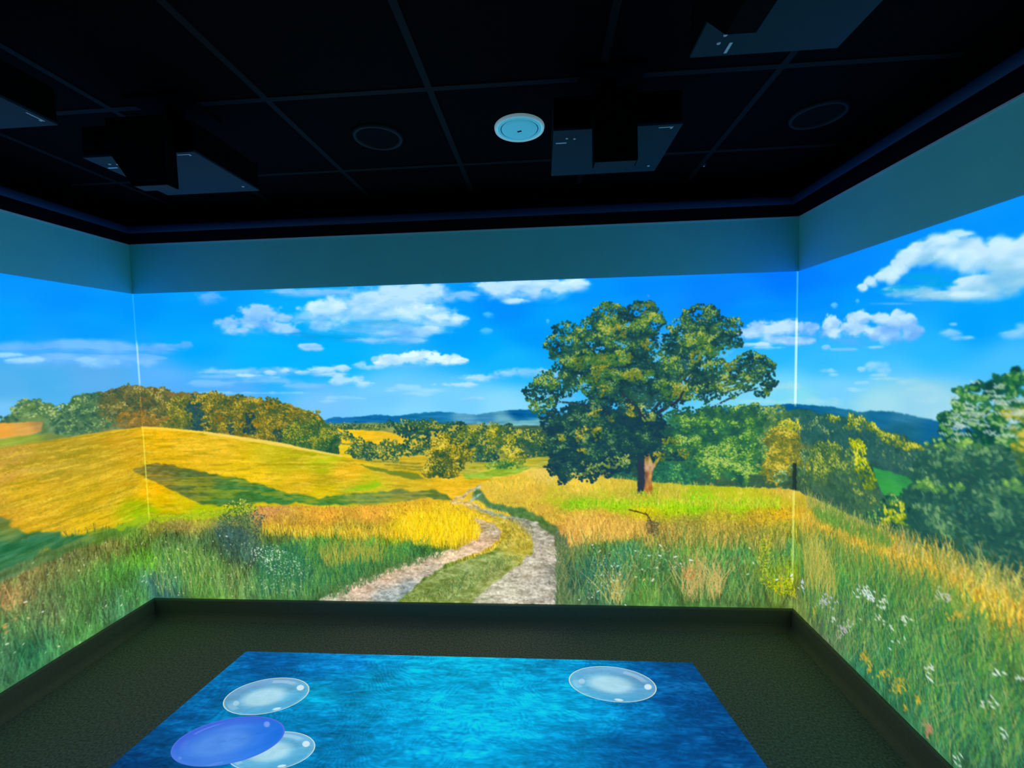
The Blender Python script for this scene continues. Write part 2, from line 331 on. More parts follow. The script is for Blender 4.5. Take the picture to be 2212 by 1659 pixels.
    canopy([(1010,940,20,18,.1),(1075,925,14,14,.1),(1100,965,20,22,.25),(1115,985,18,20,.2),(1065,945,18,16,.05)], [(60,100,50),(120,135,45),(185,175,40),(215,200,50),(235,220,80)], .08, 1.8, FARWOOD, .6)
    canopy([(735,945,24,13),(770,955,20,9),(785,965,26,14),(770,980,26,10),(800,985,26,10),(840,958,18,14),(850,970,24,10),(875,965,14,10),(885,978,26,10),(830,985,26,10),(900,965,16,12),(925,972,20,16),(865,990,30,8,.2),(915,955,16,12)], OLIVE, .08, 1.9, FARWOOD, .4)
    band([(870,985),(920,985),(935,1010),(860,1000)], (215,185,45), HILLFIELD, 2, 2, 20, (20, 3), 11)
    canopy([(958,955,28,14,.2),(975,972,36,24,.15),(945,975,22,18,.15),(1000,978,22,20),(990,1003,22,18,-.2),(960,998,26,14,-.15)], [(35,80,60),(80,100,45),(165,150,35),(215,185,35),(240,215,70)], .09, 2, BUSH, .55)
    # ---------------- copse on the left hill
    top = [(-700,905),(-300,900),(-100,905),(0,908),(22,898),(38,878),(60,868),(90,870),(112,874),(122,888),(142,878),(158,856),(185,849),(210,857),(226,846),(245,839),(290,834),(350,839),(385,850),(412,846),(450,850),(500,853),(545,862),(585,866),(625,873),(660,885),(690,898),(706,915),(720,930),(737,955),(728,980),(690,975),(600,962),(520,946),(420,932),(350,928),(305,926),(250,932),(180,942),(110,950),(50,940),(0,925),(-300,930),(-700,940)]
    band(top, [(0,915,80,120,80),(60,890,110,145,85),(150,900,95,135,95),(185,880,80,125,80),(230,880,110,115,70),(280,860,110,105,65),(330,870,120,100,60),(380,890,150,130,50),(425,900,40,85,85),(460,890,150,120,40),(520,900,165,130,35),(600,900,175,140,30),(650,920,90,110,50),(700,950,60,105,65)], COPSE, 1, 3, 22, (14, 12), 12, 10)
    GRN = [(40,85,75),(70,115,80),(110,150,90),(150,180,110),(190,210,130)]
    BRN = [(58,84,62),(92,104,60),(128,124,60),(162,148,68),(192,180,96)]
    canopy([(70,880,34,12),(50,890,26,10),(100,890,24,12),(20,905,24,6),(150,890,26,20),(185,868,30,20),(130,910,30,20),(180,900,40,22),(215,905,30,24),(160,930,50,12,-.1),(-60,900,60,10),(-250,900,130,14)], GRN, .075, 2.2, COPSE, .5)
    canopy([(240,860,30,20),(280,850,40,18),(330,855,40,20),(300,880,50,20),(350,880,36,24),(250,890,36,18)], BRN, .08, 2.1, COPSE, .5)
    canopy([(270,905,24,14),(310,900,30,14),(340,915,40,12),(300,915,30,9)], [(100,95,52),(140,115,52),(172,132,54),(196,154,64),(214,182,84)], .07, 2, COPSE, .5)
    canopy([(385,880,26,30),(395,905,26,24),(375,920,30,10)], [(60,90,55),(110,120,50),(155,145,50),(190,170,60),(205,190,80)], .09, 2.1, COPSE, .55)
    canopy([(425,880,20,28),(430,910,18,24)], [(30,75,85),(35,80,85),(45,90,85),(60,100,80),(90,110,70)], .09, 2.2, COPSE, .3)
    canopy([(450,862,40,12),(500,866,50,14),(560,876,50,14),(610,888,44,16),(650,905,40,20),(680,918,24,18)], GOLD, .09, 2.1, COPSE, .6)
    canopy([(470,895,34,30),(520,900,36,30),(570,908,36,28),(610,920,30,24),(470,925,36,14),(530,930,40,14),(580,942,30,12)], GOLD, .09, 2.1, COPSE, .5, .4)
    canopy([(538,915,10,26),(600,940,9,18),(500,930,7,16)], [(25,60,75),(35,75,75),(45,85,75),(60,95,70),(80,100,60)], .09, 2.0, COPSE, .2)
    canopy([(640,940,34,28),(675,930,34,26),(695,950,36,28),(665,962,44,14,-.1),(715,960,20,20),(625,962,26,12)], [(25,75,55),(45,95,60),(85,125,55),(150,150,45),(190,175,50)], .09, 2.0, COPSE, .45)
    # ---------------- hillside field left
    crest = [(-900,985),(-300,975),(-100,970),(0,966),(60,956),(110,950),(180,939),(250,929),(305,923),(350,926),(420,931),(520,945),(600,960),(690,977),(730,984),(800,997),(870,1008),(930,1018),(1000,1025),(1060,1030)]
    hill_cols = [(-400,1000,205,160,60),(20,985,205,165,65),(0,1020,215,165,65),(100,1000,195,165,45),(150,975,185,160,40),(50,1060,225,180,30),(200,990,195,165,35),(200,1080,220,180,25),(280,960,215,170,35),(270,1040,215,175,30),(330,950,245,190,15),(450,970,235,190,30),(380,990,238,190,25),(600,995,205,190,25),(700,1000,185,195,15),(640,990,195,190,20),(550,1020,245,205,20),(750,1020,240,190,30),(650,1040,225,185,20),(800,1045,205,195,25),(850,1020,215,185,40),(700,1060,225,200,10),(330,1060,245,190,5),(350,1080,235,195,0),(400,1085,225,200,10),(430,1105,185,205,10),(200,1130,230,190,20),(100,1140,230,180,30),(310,1105,160,200,0),(0,1100,215,165,40),(980,1045,240,190,30),(900,1050,225,190,40),(760,1075,190,190,40)]
    W, a = band(crest + [(1060,1110),(900,1110),(600,1110),(300,1150),(0,1270),(-300,1480),(-900,1900)], hill_cols, HILLFIELD, 1, .6, 16, (46, 6), 14)
    h, w = a.shape; s = fbm(h, w, 60, 7, 99, 5, .7); K.put(W, a*sstep(.52, .85, s)*.5, (150,140,20)); s = fbm(h, w, 40, 5, 98, 5, .7); K.put(W, a*sstep(.55, .9, s)*.6, (255,215,60))
    s = fbm(h, w, 8, 6, 97, 3, .7); K.put(W, a*sstep(.6, .9, s)*.2*(PX[W] < 700), (165,140,20))
    def flecks(n, x0, x1, y0, y1, cols_, size, alpha, lab, flat=.35):
        x = x0 + rng.random(n)*(x1 - x0); y = y0 + rng.random(n)*(y1 - y0); c, r = wall_uv(x, y); ok = (c > 0) & (c < NC - 1) & (r > 0) & (r < NR - 1); c = c[ok]; r = r[ok]
        m = K.lab[r.astype(int), c.astype(int)] == lab; c = c[m]; r = r[m]; cc = np.array(cols_, np.float32)[rng.integers(0, len(cols_), len(c))]*(.9 + .2*rng.random((len(c), 1)))
        K.dabs(c, r, cc, size, alpha, None, flat)
    flecks(3800, -60, 330, 960, 1180, [(150,135,30),(165,140,25),(245,205,70),(235,195,60),(140,130,30)], 2.0, .42, HILLFIELD)
    flecks(4200, 300, 760, 930, 1115, [(190,160,10),(200,165,20),(255,220,60),(250,215,40),(175,170,20)], 1.8, .42, HILLFIELD)
    flecks(1500, 700, 1060, 1000, 1070, [(190,160,10),(180,160,30),(255,220,80),(225,205,60),(150,160,40)], 1.7, .45, HILLFIELD)
    band([(-900,950),(-300,925),(-60,917),(0,915),(60,911),(92,912),(88,932),(60,942),(0,948),(-300,960),(-900,990)], [(0,930,235,165,60),(60,925,225,170,80),(80,920,180,140,80)], HILLFIELD, 1, 1, 8, (30, 6), 15)
    band([(-900,1000),(-300,962),(0,948),(60,940),(110,936),(150,942),(80,955),(0,968),(-300,985),(-900,1010)], [(0,958,160,175,60),(60,950,150,170,60),(120,942,120,140,70)], HILLFIELD, 2, 1, 12, (30, 5), 16)
    band([(440,931),(600,955),(700,976),(740,983),(740,987),(600,963),(440,937)], (245,215,90), HILLFIELD, 1, .5, 5)   # bright crest
    band([(305,921),(350,923),(440,932),(440,936),(350,929),(305,927)], (250,215,60), HILLFIELD, 1, .3, 5)
    # slope shadow on the hillside
    W, a = K.poly([(283,1012),(310,1006),(340,1004),(370,1006),(400,1008),(425,1014),(450,1022),(520,1034),(600,1055),(640,1067),(690,1075),(760,1068),(870,1058),(930,1059),(965,1070),(985,1082),(900,1082),(800,1090),(700,1092),(640,1086),(560,1086),(520,1092),(470,1090),(440,1088),(420,1080),(375,1060),(330,1036),(300,1028)], 3, 4, 26, 17)
    h, w = a.shape; C = K.rbf([(340,1015,110,115,60),(420,1030,90,115,55),(520,1060,70,125,55),(600,1072,55,125,60),(700,1082,70,130,50),(800,1072,110,140,70),(950,1068,95,120,50),(880,1070,110,130,70),(330,1025,130,120,50)], W)
    K.put(W, a*(.62 + .38*sstep(.25, .6, fbm(h, w, 50, 5, 55, 4, .65))), C + (fbm(h, w, 14, 5, 56, 4) - .5)[..., None]*30, None)
    W, a = K.poly([(775,1003),(800,1008),(860,1018),(905,1024),(920,1033),(890,1036),(850,1026),(800,1014)], 2, 1.5, 14, 18); K.put(W, a*.8, (95,125,40))
    for x0, x1, y in ((800,910,997),(830,915,1005),(850,925,1012)): band([(x0,y-2),(x1,y+3),(x1,y+6),(x0,y)], (130,135,40), None, 2, 1, 5)
    W, a = K.poly([(742,1055),(770,1048),(820,1042),(832,1046),(810,1053),(770,1060),(745,1061)], 3, 4, 14, 19); K.put(W, a*.6, (130,205,10))
    W, a = K.poly([(-900,1200),(-300,1100),(0,1118),(30,1126),(20,1140),(70,1150),(130,1154),(125,1172),(60,1190),(0,1215),(-300,1330),(-900,1500)], 4, 7, 26, 20)
    h, w = a.shape; C = K.rbf([(0,1128,95,125,75),(10,1145,140,150,60),(60,1165,45,115,80),(0,1190,40,115,80),(0,1155,60,120,70),(110,1165,55,120,75),(-300,1200,40,110,80)], W); K.put(W, a*.92, C + (fbm(h, w, 40, 6, 57, 4) - .5)[..., None]*36)
    canopy([(951,1012,28,20,.05),(940,1020,24,14,-.1),(962,1022,26,12,-.1)], [(35,80,60),(80,100,45),(165,150,35),(215,185,45),(235,210,80)], .1, 2, BUSH, .5)
    canopy([(1085,1006,26,12),(1075,1012,24,9),(1110,1012,30,10)], [(40,100,60),(80,130,60),(130,165,60),(175,190,70),(200,210,90)], .1, 1.9, BUSH, .5)
    band([(1000,1025),(1040,1018),(1110,1012),(1140,1010),(1120,1024),(1060,1032),(1010,1034)], (150,185,50), HILLFIELD, 2, 2, 22, (16, 4), 21)
    # ---------------- right meadow behind the oak, woods behind it
    band([(1560,900),(1640,895),(1700,890),(1722,885),(1760,890),(1850,905),(1920,930),(1995,960),(2060,945),(2300,940),(2300,1320),(2100,1235),(1980,1180),(1900,1145),(1760,1078),(1722,1062),(1400,1046),(1400,1000)],
         [(1500,1030,45,105,75),(1620,1030,60,100,70),(1700,1040,55,85,65),(1640,960,70,130,80),(1700,980,110,120,60),(1760,930,40,100,95),(1760,1040,60,100,75),(1830,1070,50,95,75),(1850,930,45,100,95),(1900,970,40,95,90),(1950,990,45,90,85),(2000,1000,40,100,85),(2100,1100,40,100,85),(1900,1120,55,110,80),(2050,1180,45,95,75),(2200,1220,35,85,80),(2200,1100,35,85,85)], RWOOD, 1, 4, 14, (18, 14), 22)
    canopy([(1745,915,30,12),(1790,905,34,9),(1830,908,24,10),(1760,940,40,18,-.2),(1820,945,50,20,-.25),(1880,960,50,24,-.3),(1930,990,40,20,-.35),(1850,975,40,20,-.3),(1970,1000,30,20,-.2)], [(30,85,85),(40,95,90),(60,110,90),(110,145,90),(160,185,110)], .075, 2.3, RWOOD, .35)
    canopy([(1800,905,14,9,.2),(1835,912,14,11,.2),(1860,918,16,12,.2),(1885,925,16,12,.25),(1905,935,16,13,.3),(1925,945,18,14,.35),(1950,952,18,12,.35),(1970,962,20,14,.35),(1985,972,14,10,.3)], [(45,95,75),(90,125,60),(150,165,50),(200,200,50),(225,220,90)], .09, 2.0, RWOOD, .5)
    band([(1886,1010),(1905,1014),(1960,1030),(1972,1042),(1955,1060),(1945,1092),(1925,1085),(1905,1062),(1893,1040)], [(1900,1020,50,150,75),(1930,1050,60,165,75),(1955,1040,45,140,75)], HILLFIELD, 1, 1.5, 8, (24, 8), 23)
    canopy([(1790,985,34,30),(1780,1010,44,24),(1775,965,14,16,.1),(1800,970,16,20,.25),(1745,1000,24,30),(1750,1030,34,20,-.2),(1810,1010,24,26)], [(45,90,70),(70,110,65),(115,145,70),(170,180,60),(200,205,90)], .085, 2.3, RWOOD, .5)
    canopy([(1850,990,22,34),(1835,1030,36,40,-.1),(1870,1060,30,36,-.15),(1840,1080,40,30,-.3),(1890,1090,24,24,-.15)], [(45,90,75),(65,110,75),(95,135,75),(140,160,70),(180,190,80)], .085, 2.4, RWOOD, .45)
    canopy([(1850,960,16,14,.25),(1862,985,14,24,.35),(1868,1015,15,22,.4),(1882,1040,13,16,.3)], [(75,115,50),(115,145,40),(165,180,25),(205,205,20),(225,225,70)], .09, 2.2, RWOOD, .45)
    canopy([(1930,1100,30,26,-.1),(1900,1125,40,18,-.2),(1960,1090,22,20)], DGREEN, .08, 2.6, RWOOD, .4)
    canopy([(1938,1095,18,14,.35),(1950,1110,16,20,.35),(1925,1118,24,10,.3),(1915,1105,10,10,.2)], [(90,135,50),(150,170,40),(195,200,40),(215,215,60),(230,230,90)], .05, 2.4, RWOOD, .5)
    # bushes behind and right of the oak
    canopy([(1430,1020,34,24),(1480,1025,44,22),(1530,1035,40,18),(1410,1040,26,9),(1360,1035,40,10),(1340,1025,30,10)], [(25,85,80),(40,110,85),(60,140,85),(90,170,80),(140,200,90)], .085, 2.4, RWOOD, .5)
    canopy([(1560,1040,60,14,-.3),(1640,1040,60,16,-.3),(1700,1045,40,12,-.3)], [(50,90,70),(55,95,72),(65,105,75),(80,115,75),(100,130,75)], .07, 2.6, RWOOD, .3)
    canopy([(1640,900,40,26),(1670,930,40,30),(1630,950,40,40),(1690,890,22,14),(1660,985,34,44),(1610,1000,30,30)], [(50,100,70),(80,125,75),(110,150,80),(150,180,90),(190,210,110)], .08, 2.4, RWOOD, .5)
    canopy([(1700,960,30,28),(1715,985,30,26),(1680,990,30,40),(1700,1010,26,22),(1672,1020,22,26),(1725,1000,18,18),(1695,935,24,16),(1670,955,22,20)], [(75,98,52),(115,125,52),(158,150,48),(200,180,52),(225,206,82)], .09, 2.1, ATREE, .55)
    canopy([(1712,920,22,10,.2),(1695,918,14,8,.2)], [(100,125,45),(145,155,45),(190,185,45),(215,205,55),(230,220,85)], .08, 1.8, ATREE, .5)
    canopy([(1725,1015,16,14,-.1),(1690,1030,16,12),(1740,985,14,16)], GRN, .07, 2.3, RWOOD, .4)
    W, a = K.poly([(1714,1000),(1721,1000),(1722,1060),(1713,1060)], 1, 1, 8, 3); K.put(W, a, (35,55,50), ATREE)
    # ---------------- big tree at the right edge
    canopy([(2130,850,44,30),(2180,840,50,34),(2212,850,60,44),(2090,870,34,24),(2060,900,26,22),(2100,920,50,34),(2160,930,60,50),(2050,945,26,26),(2300,880,120,60),(2240,930,70,60)], [(10,60,60),(20,90,70),(50,125,60),(95,160,80),(150,195,120)], .085, 3.2, BIGTREE, .5, .5, .95, edge=1.12)
    canopy([(2060,980,60,34),(2120,1000,70,44),(2190,1020,70,50),(2040,1030,60,34),(2000,1070,50,34),(2070,1090,70,50),(2150,1110,80,60),(2212,1140,80,70),(2010,1120,50,30),(2080,1160,70,40),(2160,1200,70,40),(2300,1100,140,160),(2010,1150,40,20),(2212,1225,60,40),(1985,1020,24,24)], [(30,80,75),(35,90,78),(50,105,82),(80,135,90),(120,165,110)], .09, 3.4, BIGTREE, .36, .4, 1.0)
    canopy([(2205,930,26,60,.25),(2205,990,20,24,.2),(2240,960,40,60,.2),(2190,905,16,14,.1)], [(50,100,60),(90,130,55),(140,155,50),(180,175,50),(205,195,80)], .05, 3.4, BIGTREE, .45)
    canopy([(2030,1060,50,6,.4),(1985,1045,20,9,.3),(2060,950,50,8,.3),(1995,1050,20,8,.3),(2210,1050,30,12,.2)], [(55,115,70),(80,140,75),(105,165,75),(135,185,80),(165,205,100)], .05, 2.8, BIGTREE, .4)
    # sky glimpses in its crown
    for n_, ex in ((20,(2090,895,50,34)),(16,(2160,870,60,36)),(14,(2070,925,36,24)),(9,(2200,890,50,44)),(9,(2150,925,50,20))):
        x = ex[0] + rng.normal(0, .5, n_)*ex[2]; y = ex[1] + rng.normal(0, .5, n_)*ex[3]; c, r = wall_uv(x, y)
        for o in (-4, 0, 4): K.dabs(c + o, r, np.array([(185,212,200)]*n_)*(.85 + .25*rng.random((n_, 1))), 3.0, .7, None, .42)
    n_ = 380; x = 1990 + rng.random(n_)*300; y = 960 + rng.random(n_)*260; ok = (x - 1990)*.55 + 1120 > y; c, r = wall_uv(x[ok], y[ok])
    K.dabs(c, r, np.array([(85,135,100)])*(.7 + .6*rng.random((ok.sum(), 1))), 3.6, .45, None, .4)

    # ---------------- meadow (everything in front)
    mtop = [(-900,1500),(-300,1330),(0,1228),(60,1203),(120,1180),(180,1160),(250,1140),(310,1118),(380,1114),(440,1106),(500,1098),(560,1094),(640,1091),(700,1095),(760,1094),(850,1088),(920,1074),(950,1080),(975,1086),(985,1080),(1000,1066),(1030,1048),(1050,1040),(1100,1028),(1150,1016),(1180,1010),(1210,1035),(1300,1030),(1400,1040),(1470,1046),(1550,1050),(1640,1053),(1700,1055),(1722,1060),(1760,1077),(1800,1096),(1850,1120),(1920,1152),(1980,1180),(2040,1202),(2100,1232),(2160,1250),(2212,1272),(2500,1400),(3400,1800),(3400,3000),(-900,3000)]
    mead = [(-300,1500,70,130,70),(0,1260,120,130,70),(60,1230,140,135,75),(150,1210,120,130,70),(230,1180,125,130,60),(0,1300,190,150,90),(20,1360,90,130,70),(0,1420,70,120,80),(60,1420,50,120,80),(100,1330,100,125,75),(180,1300,85,130,65),(200,1380,75,135,70),(280,1150,100,135,50),(260,1250,80,145,55),(330,1220,95,160,45),(300,1290,80,145,75),(340,1265,65,115,100),(345,1290,55,105,95),(130,1440,70,130,80),(270,1330,80,140,90),
            (330,1135,140,140,50),(400,1140,150,140,65),(420,1120,170,170,50),(380,1170,80,115,60),(450,1180,75,110,65),(400,1220,90,140,50),(520,1120,90,125,60),(500,1160,60,95,90),(530,1200,70,105,85),(450,1240,100,140,55),(500,1260,105,125,65),(560,1270,80,130,75),(450,1285,90,145,60),
            (570,1110,215,155,85),(600,1130,215,165,60),(600,1160,110,130,55),(620,1200,62,128,70),(650,1230,55,120,75),(600,1250,70,135,75),(700,1110,235,170,50),(680,1140,215,165,50),(700,1170,75,140,55),(740,1190,130,150,50),(700,1240,80,125,65),(800,1110,238,175,55),(780,1150,160,150,45),(800,1190,75,145,50),(760,1230,60,120,70),(680,1270,80,130,75),(720,1260,75,125,70),
            (900,1090,235,185,40),(900,1130,250,205,20),(940,1150,255,215,5),(960,1120,245,205,30),(860,1160,190,180,20),(880,1185,70,130,55),(990,1140,240,205,20),(1000,1110,240,200,40),(820,1220,70,120,60),(910,1200,60,110,55),(1020,1160,230,190,60),
            (1100,1040,240,200,60),(1180,1025,230,200,90),(1060,1060,235,195,60),(1150,1060,235,190,60),(1250,1050,240,205,70),(1330,1045,225,195,60),(1100,1082,215,185,60),(1200,1078,200,200,40),(1250,1090,120,190,20),(1180,1100,215,175,60),(1350,1065,190,180,50),(1330,1085,150,205,15),(1450,1065,190,185,50),(1500,1085,140,215,10),(1450,1095,180,215,15),(1600,1075,190,200,30),(1600,1092,165,210,15),(1680,1085,190,200,25),(1700,1062,225,190,70),(1560,1110,190,180,40),
            (1300,1120,228,185,60),(1250,1110,232,190,60),(1250,1140,232,175,65),(1225,1165,205,145,80),(1330,1145,210,175,65),(1400,1110,210,200,20),(1400,1140,175,160,65),(1430,1155,200,150,65),(1480,1140,170,165,65),(1550,1140,185,165,60),(1600,1150,175,160,50),(1640,1115,215,180,40),(1690,1110,230,180,25),(1700,1140,150,155,45),
            (1300,1180,90,135,60),(1350,1200,55,125,85),(1280,1230,45,110,90),(1250,1260,50,100,90),(1330,1260,50,105,85),(1230,1200,110,130,70),(1225,1290,85,115,75),(1400,1210,80,140,70),(1450,1230,80,130,70),(1500,1200,95,150,55),(1450,1290,80,130,65),(1400,1280,90,140,60),(1550,1250,70,135,70),(1600,1200,70,135,70),(1650,1180,150,170,50),(1640,1280,80,120,60),(1690,1260,150,170,20),(1700,1190,75,140,75),(1580,1290,90,135,70),
            (1740,1080,200,180,50),(1740,1110,225,175,40),(1770,1100,130,160,55),(1800,1118,100,150,55),(1840,1130,160,150,65),(1770,1140,225,170,40),(1850,1165,215,170,50),(1900,1190,225,180,40),(1950,1200,205,165,65),(2000,1225,225,180,50),(2060,1250,215,175,60),(2100,1290,235,195,50),(2150,1320,235,190,50),(2200,1370,225,175,60),(2120,1260,140,140,85),(2180,1300,170,160,80),
            (1740,1180,150,155,45),(1760,1230,90,140,45),(1800,1190,165,160,50),(1850,1220,130,150,55),(1800,1260,85,140,60),(1740,1290,110,130,70),(1900,1270,85,140,55),(1950,1290,100,140,65),(2000,1300,120,145,65),(1870,1330,60,120,75),(1830,1350,100,120,90),(1950,1370,70,130,65),(2050,1370,75,135,60),(2100,1400,75,140,65),(2180,1430,120,150,60),(1920,1440,45,120,90),(2000,1440,65,130,65),(2080,1470,60,110,75),(2200,1500,75,120,70),(2050,1540,50,115,80),(2130,1580,60,120,75),(2200,1620,55,115,80),(1960,1500,55,120,80),(2500,1600,60,120,75)]
    W, a = K.poly(mtop, 1, 1.5, 10, 24); C = K.rbf(mead, W, 5, 2.0, 14)
    K.put(W, a, C, MEADOW)
    h, w = a.shape
    nz = fbm(h, w, 9, 14, 60, 4, .7); nl = fbm(h, w, 60, 24, 61, 4)
    amt = np.clip((PY[W] - 1080)/80, .25, 1)
    I[W] *= 1 + (a*amt)[..., None]*((nz - .5)*.42 + (nl - .5)*.28)[..., None]
    base = I.copy()
    M = K.lab == MEADOW
    # grass blades, far to near: length grows downwards
    rows, cols = np.nonzero(M); 
    def blades(n, sel, lmin, lmax, lean, tint, alpha, width=1, seedtip=0.0, tip=None, bendf=1.0):
        idx = rng.integers(0, len(rows), n*3); r = rows[idx]; c = cols[idx]; px = PX[r, c]; py = PY[r, c]
        ok = sel(px, py); r = r[ok][:n]; c = c[ok][:n]; py = py[ok][:n]; n = len(r)
        k = np.clip((py - 1060)/200, .1, 1.2); L = (lmin + (lmax - lmin)*rng.random(n))*k
        rs = np.clip(r, 0, K.h - 1); cs = np.clip(c, 0, K.w - 1)
        col = base[rs, cs]*(1 + (rng.random((n, 1)) - .5)*tint) + rng.normal(0, 6, (n, 3))
        if tip is not None:
            t = np.array(tip, np.float32)[rng.integers(0, len(tip), n)]; tc = col*(1 - seedtip) + t*seedtip
        else: tc = None
        K.strokes(c.astype(float), r.astype(float), rng.normal(0, lean, n)*L, L, rng.normal(0, .15*bendf, n)*L, col.astype(np.float32), alpha, width, tc)
    blades(26000, lambda x, y: (y > 1085) & ((x > 340) | (y > 1255 - .42*x)), 8, 22, .18, .9, .55)
    blades(12000, lambda x, y: y > 1150, 16, 50, .2, 1.0, .5, 1)
    W_, a_ = K.poly([(-300,1325),(0,1222),(60,1198),(120,1176),(180,1156),(250,1136),(310,1114),(330,1116),(300,1140),(240,1165),(180,1185),(120,1205),(60,1232),(0,1262),(-300,1370)], 6, 5, 20, 130)
    K.put(W_, a_*.65, K.rbf([(0,1240,70,120,75),(120,1190,75,125,65),(250,1150,85,140,50),(310,1125,150,190,30)], W_) + (fbm(*a_.shape, 20, 8, 131, 4) - .5)[..., None]*40)
    W_, a_ = K.poly([(240,1142),(310,1116),(400,1112),(500,1098),(545,1090),(560,1100),(480,1112),(400,1124),(310,1128),(260,1146)], 3, 5, 16, 132)
    K.put(W_, a_*.6, (175,205,20))
    # wheat heads
    def heads(n, pts, cols_, size=1.6, alpha=.75, jit=6, flat=.5, sky=False):
        W_, a_ = K.poly(pts, 3, 4, 14, 5); ys, xs = np.nonzero(a_ > .35)
        if not len(ys): return
        i = rng.integers(0, len(ys), n); c = xs[i] + W_[1].start; r = ys[i] + W_[0].start
        cc = np.array(cols_, np.float32)[rng.integers(0, len(cols_), n)]*(.85 + .3*rng.random((n, 1)))
        K.dabs(c, r, cc, size, alpha, None, flat)
    def tall(n, pts, cols_, lmin, lmax, alpha=.7, lean=.12, width=1):
        W_, a_ = K.poly(pts, 3, 4, 14, 5); ys, xs = np.nonzero(a_ > .35)
        if not len(ys): return
        i = rng.integers(0, len(ys), n); c = xs[i] + W_[1].start; r = ys[i] + W_[0].start
        cc = np.array(cols_, np.float32)[rng.integers(0, len(cols_), n)]*(.85 + .3*rng.random((n, 1)))
        L = lmin + (lmax - lmin)*rng.random(n)
        K.strokes(c.astype(float), r.astype(float), rng.normal(0, lean, n)*L, L, rng.normal(0, .2, n)*L, cc.astype(np.float32), alpha, width)
    heads(900, [(560,1096),(760,1096),(900,1078),(960,1090),(1020,1120),(1000,1140),(850,1135),(700,1140),(570,1140)], [(150,110,30),(170,120,40),(255,205,90),(250,195,70),(245,190,60)], 1.5, .6)
    tall(1500, [(570,1140),(700,1150),(850,1150),(900,1130),(1030,1130),(1035,1170),(960,1185),(860,1165),(700,1165),(570,1155)], [(255,215,60),(240,185,30),(190,150,20),(255,225,80)], 10, 26, .55, .08)
    tall(900, [(850,1150),(900,1120),(1010,1125),(1035,1160),(970,1188),(900,1178)], [(255,225,20),(250,210,0),(225,180,0),(255,235,60)], 14, 34, .6, .06)
    tall(1200, [(580,1200),(700,1190),(880,1195),(950,1195),(800,1235),(680,1290),(560,1300)], [(60,140,60),(40,115,70),(90,160,70),(140,170,60),(30,95,80)], 14, 44, .5, .1)
    tall(240, [(690,1200),(830,1190),(830,1215),(700,1225)], [(190,175,70),(170,165,60),(150,165,60)], 16, 44, .6, .2)
    tall(500, [(560,1190),(640,1190),(680,1260),(640,1290),(560,1290)], [(40,105,80),(35,95,80),(55,125,80),(75,145,85)], 12, 40, .6, .25)
    heads(700, [(470,1110),(540,1090),(570,1110),(560,1190),(470,1190)], [(45,85,75),(60,95,85),(35,75,80),(90,120,80)], 2.4, .7)
    heads(240, [(485,1085),(535,1080),(545,1110),(490,1120)], [(60,100,40),(200,205,70),(50,90,60),(215,215,90)], 1.9, .8)
    heads(420, [(330,1112),(430,1108),(500,1095),(540,1086),(560,1096),(480,1120),(340,1128)], [(190,215,20),(150,190,20),(215,220,40),(120,165,20)], 1.8, .7)
    heads(300, [(340,1125),(460,1118),(570,1105),(560,1135),(470,1140),(350,1150)], [(215,170,100),(225,165,95),(190,150,80)], 1.8, .55)
    tall(520, [(330,1200),(450,1220),(550,1270),(690,1290),(690,1300),(345,1292)], [(120,180,90),(80,150,70),(150,175,90),(170,190,120),(50,110,70)], 20, 60, .55, .15)
    heads(900, [(1190,1075),(1260,1078),(1400,1080),(1600,1085),(1700,1085),(1600,1105),(1420,1102),(1300,1095),(1200,1100)], [(130,215,10),(170,225,30),(90,170,10),(200,220,40)], 1.6, .6)
    tall(900, [(1200,1100),(1350,1092),(1500,1100),(1690,1098),(1690,1085),(1300,1085)], [(150,225,20),(190,225,30),(110,180,20),(225,220,60)], 6, 16, .55, .15)
    heads(2200, [(1190,1110),(1280,1100),(1400,1115),(1420,1160),(1300,1165),(1230,1175),(1205,1150)], [(245,205,90),(250,200,80),(190,140,45),(235,180,70),(225,160,70)], 1.7, .6)
    heads(2400, [(1400,1115),(1500,1110),(1640,1105),(1715,1100),(1715,1150),(1600,1165),(1450,1165),(1400,1150)], [(235,195,90),(200,160,60),(130,120,50),(160,150,60),(245,205,80),(100,115,50)], 1.7, .55)
    tall(500, [(1400,1170),(1700,1170),(1700,1190),(1400,1190)], [(220,190,90),(120,130,50),(200,170,80),(90,120,55)], 18, 46, .6, .12)
    tall(2600, [(1040,1042),(1180,1025),(1400,1042),(1700,1058),(1722,1066),(1700,1100),(1200,1080),(1060,1080)], [(250,215,90),(225,190,60),(190,165,60),(205,190,50),(245,225,110),(170,170,50)], 3, 8, .4, .3)
    heads(900, [(1050,1060),(1200,1062),(1360,1066),(1360,1078),(1200,1082),(1060,1075)], [(205,170,60),(180,150,50),(250,210,90),(240,195,80)], 1.5, .4)
    tall(600, [(1220,1130),(1330,1130),(1420,1150),(1300,1180),(1230,1185)], [(245,200,90),(200,145,60),(250,210,100)], 12, 30, .55, .2)
    # dark bush gap with pale branch at the right meadow
    for (x, y), (x2, y2) in (((1375,1104),(1400,1112)),((1395,1108),(1410,1128)),((1360,1101),(1380,1106)),((1405,1125),(1412,1150))):
        c, r = wall_uv(np.linspace(x, x2, 16), np.linspace(y, y2, 16)); K.dabs(c, r, np.array([(70,55,35)]*16), 1.8, .8)
    heads(160, [(1395,1120),(1420,1125),(1425,1160),(1400,1155)], [(90,90,70),(70,75,55),(110,100,80)], 2, .6)
    tall(900, [(1230,1200),(1700,1190),(1700,1310),(1240,1300)], [(150,170,70),(60,140,80),(40,110,75),(190,185,100),(95,160,75),(120,110,60)], 20, 62, .5, .28)
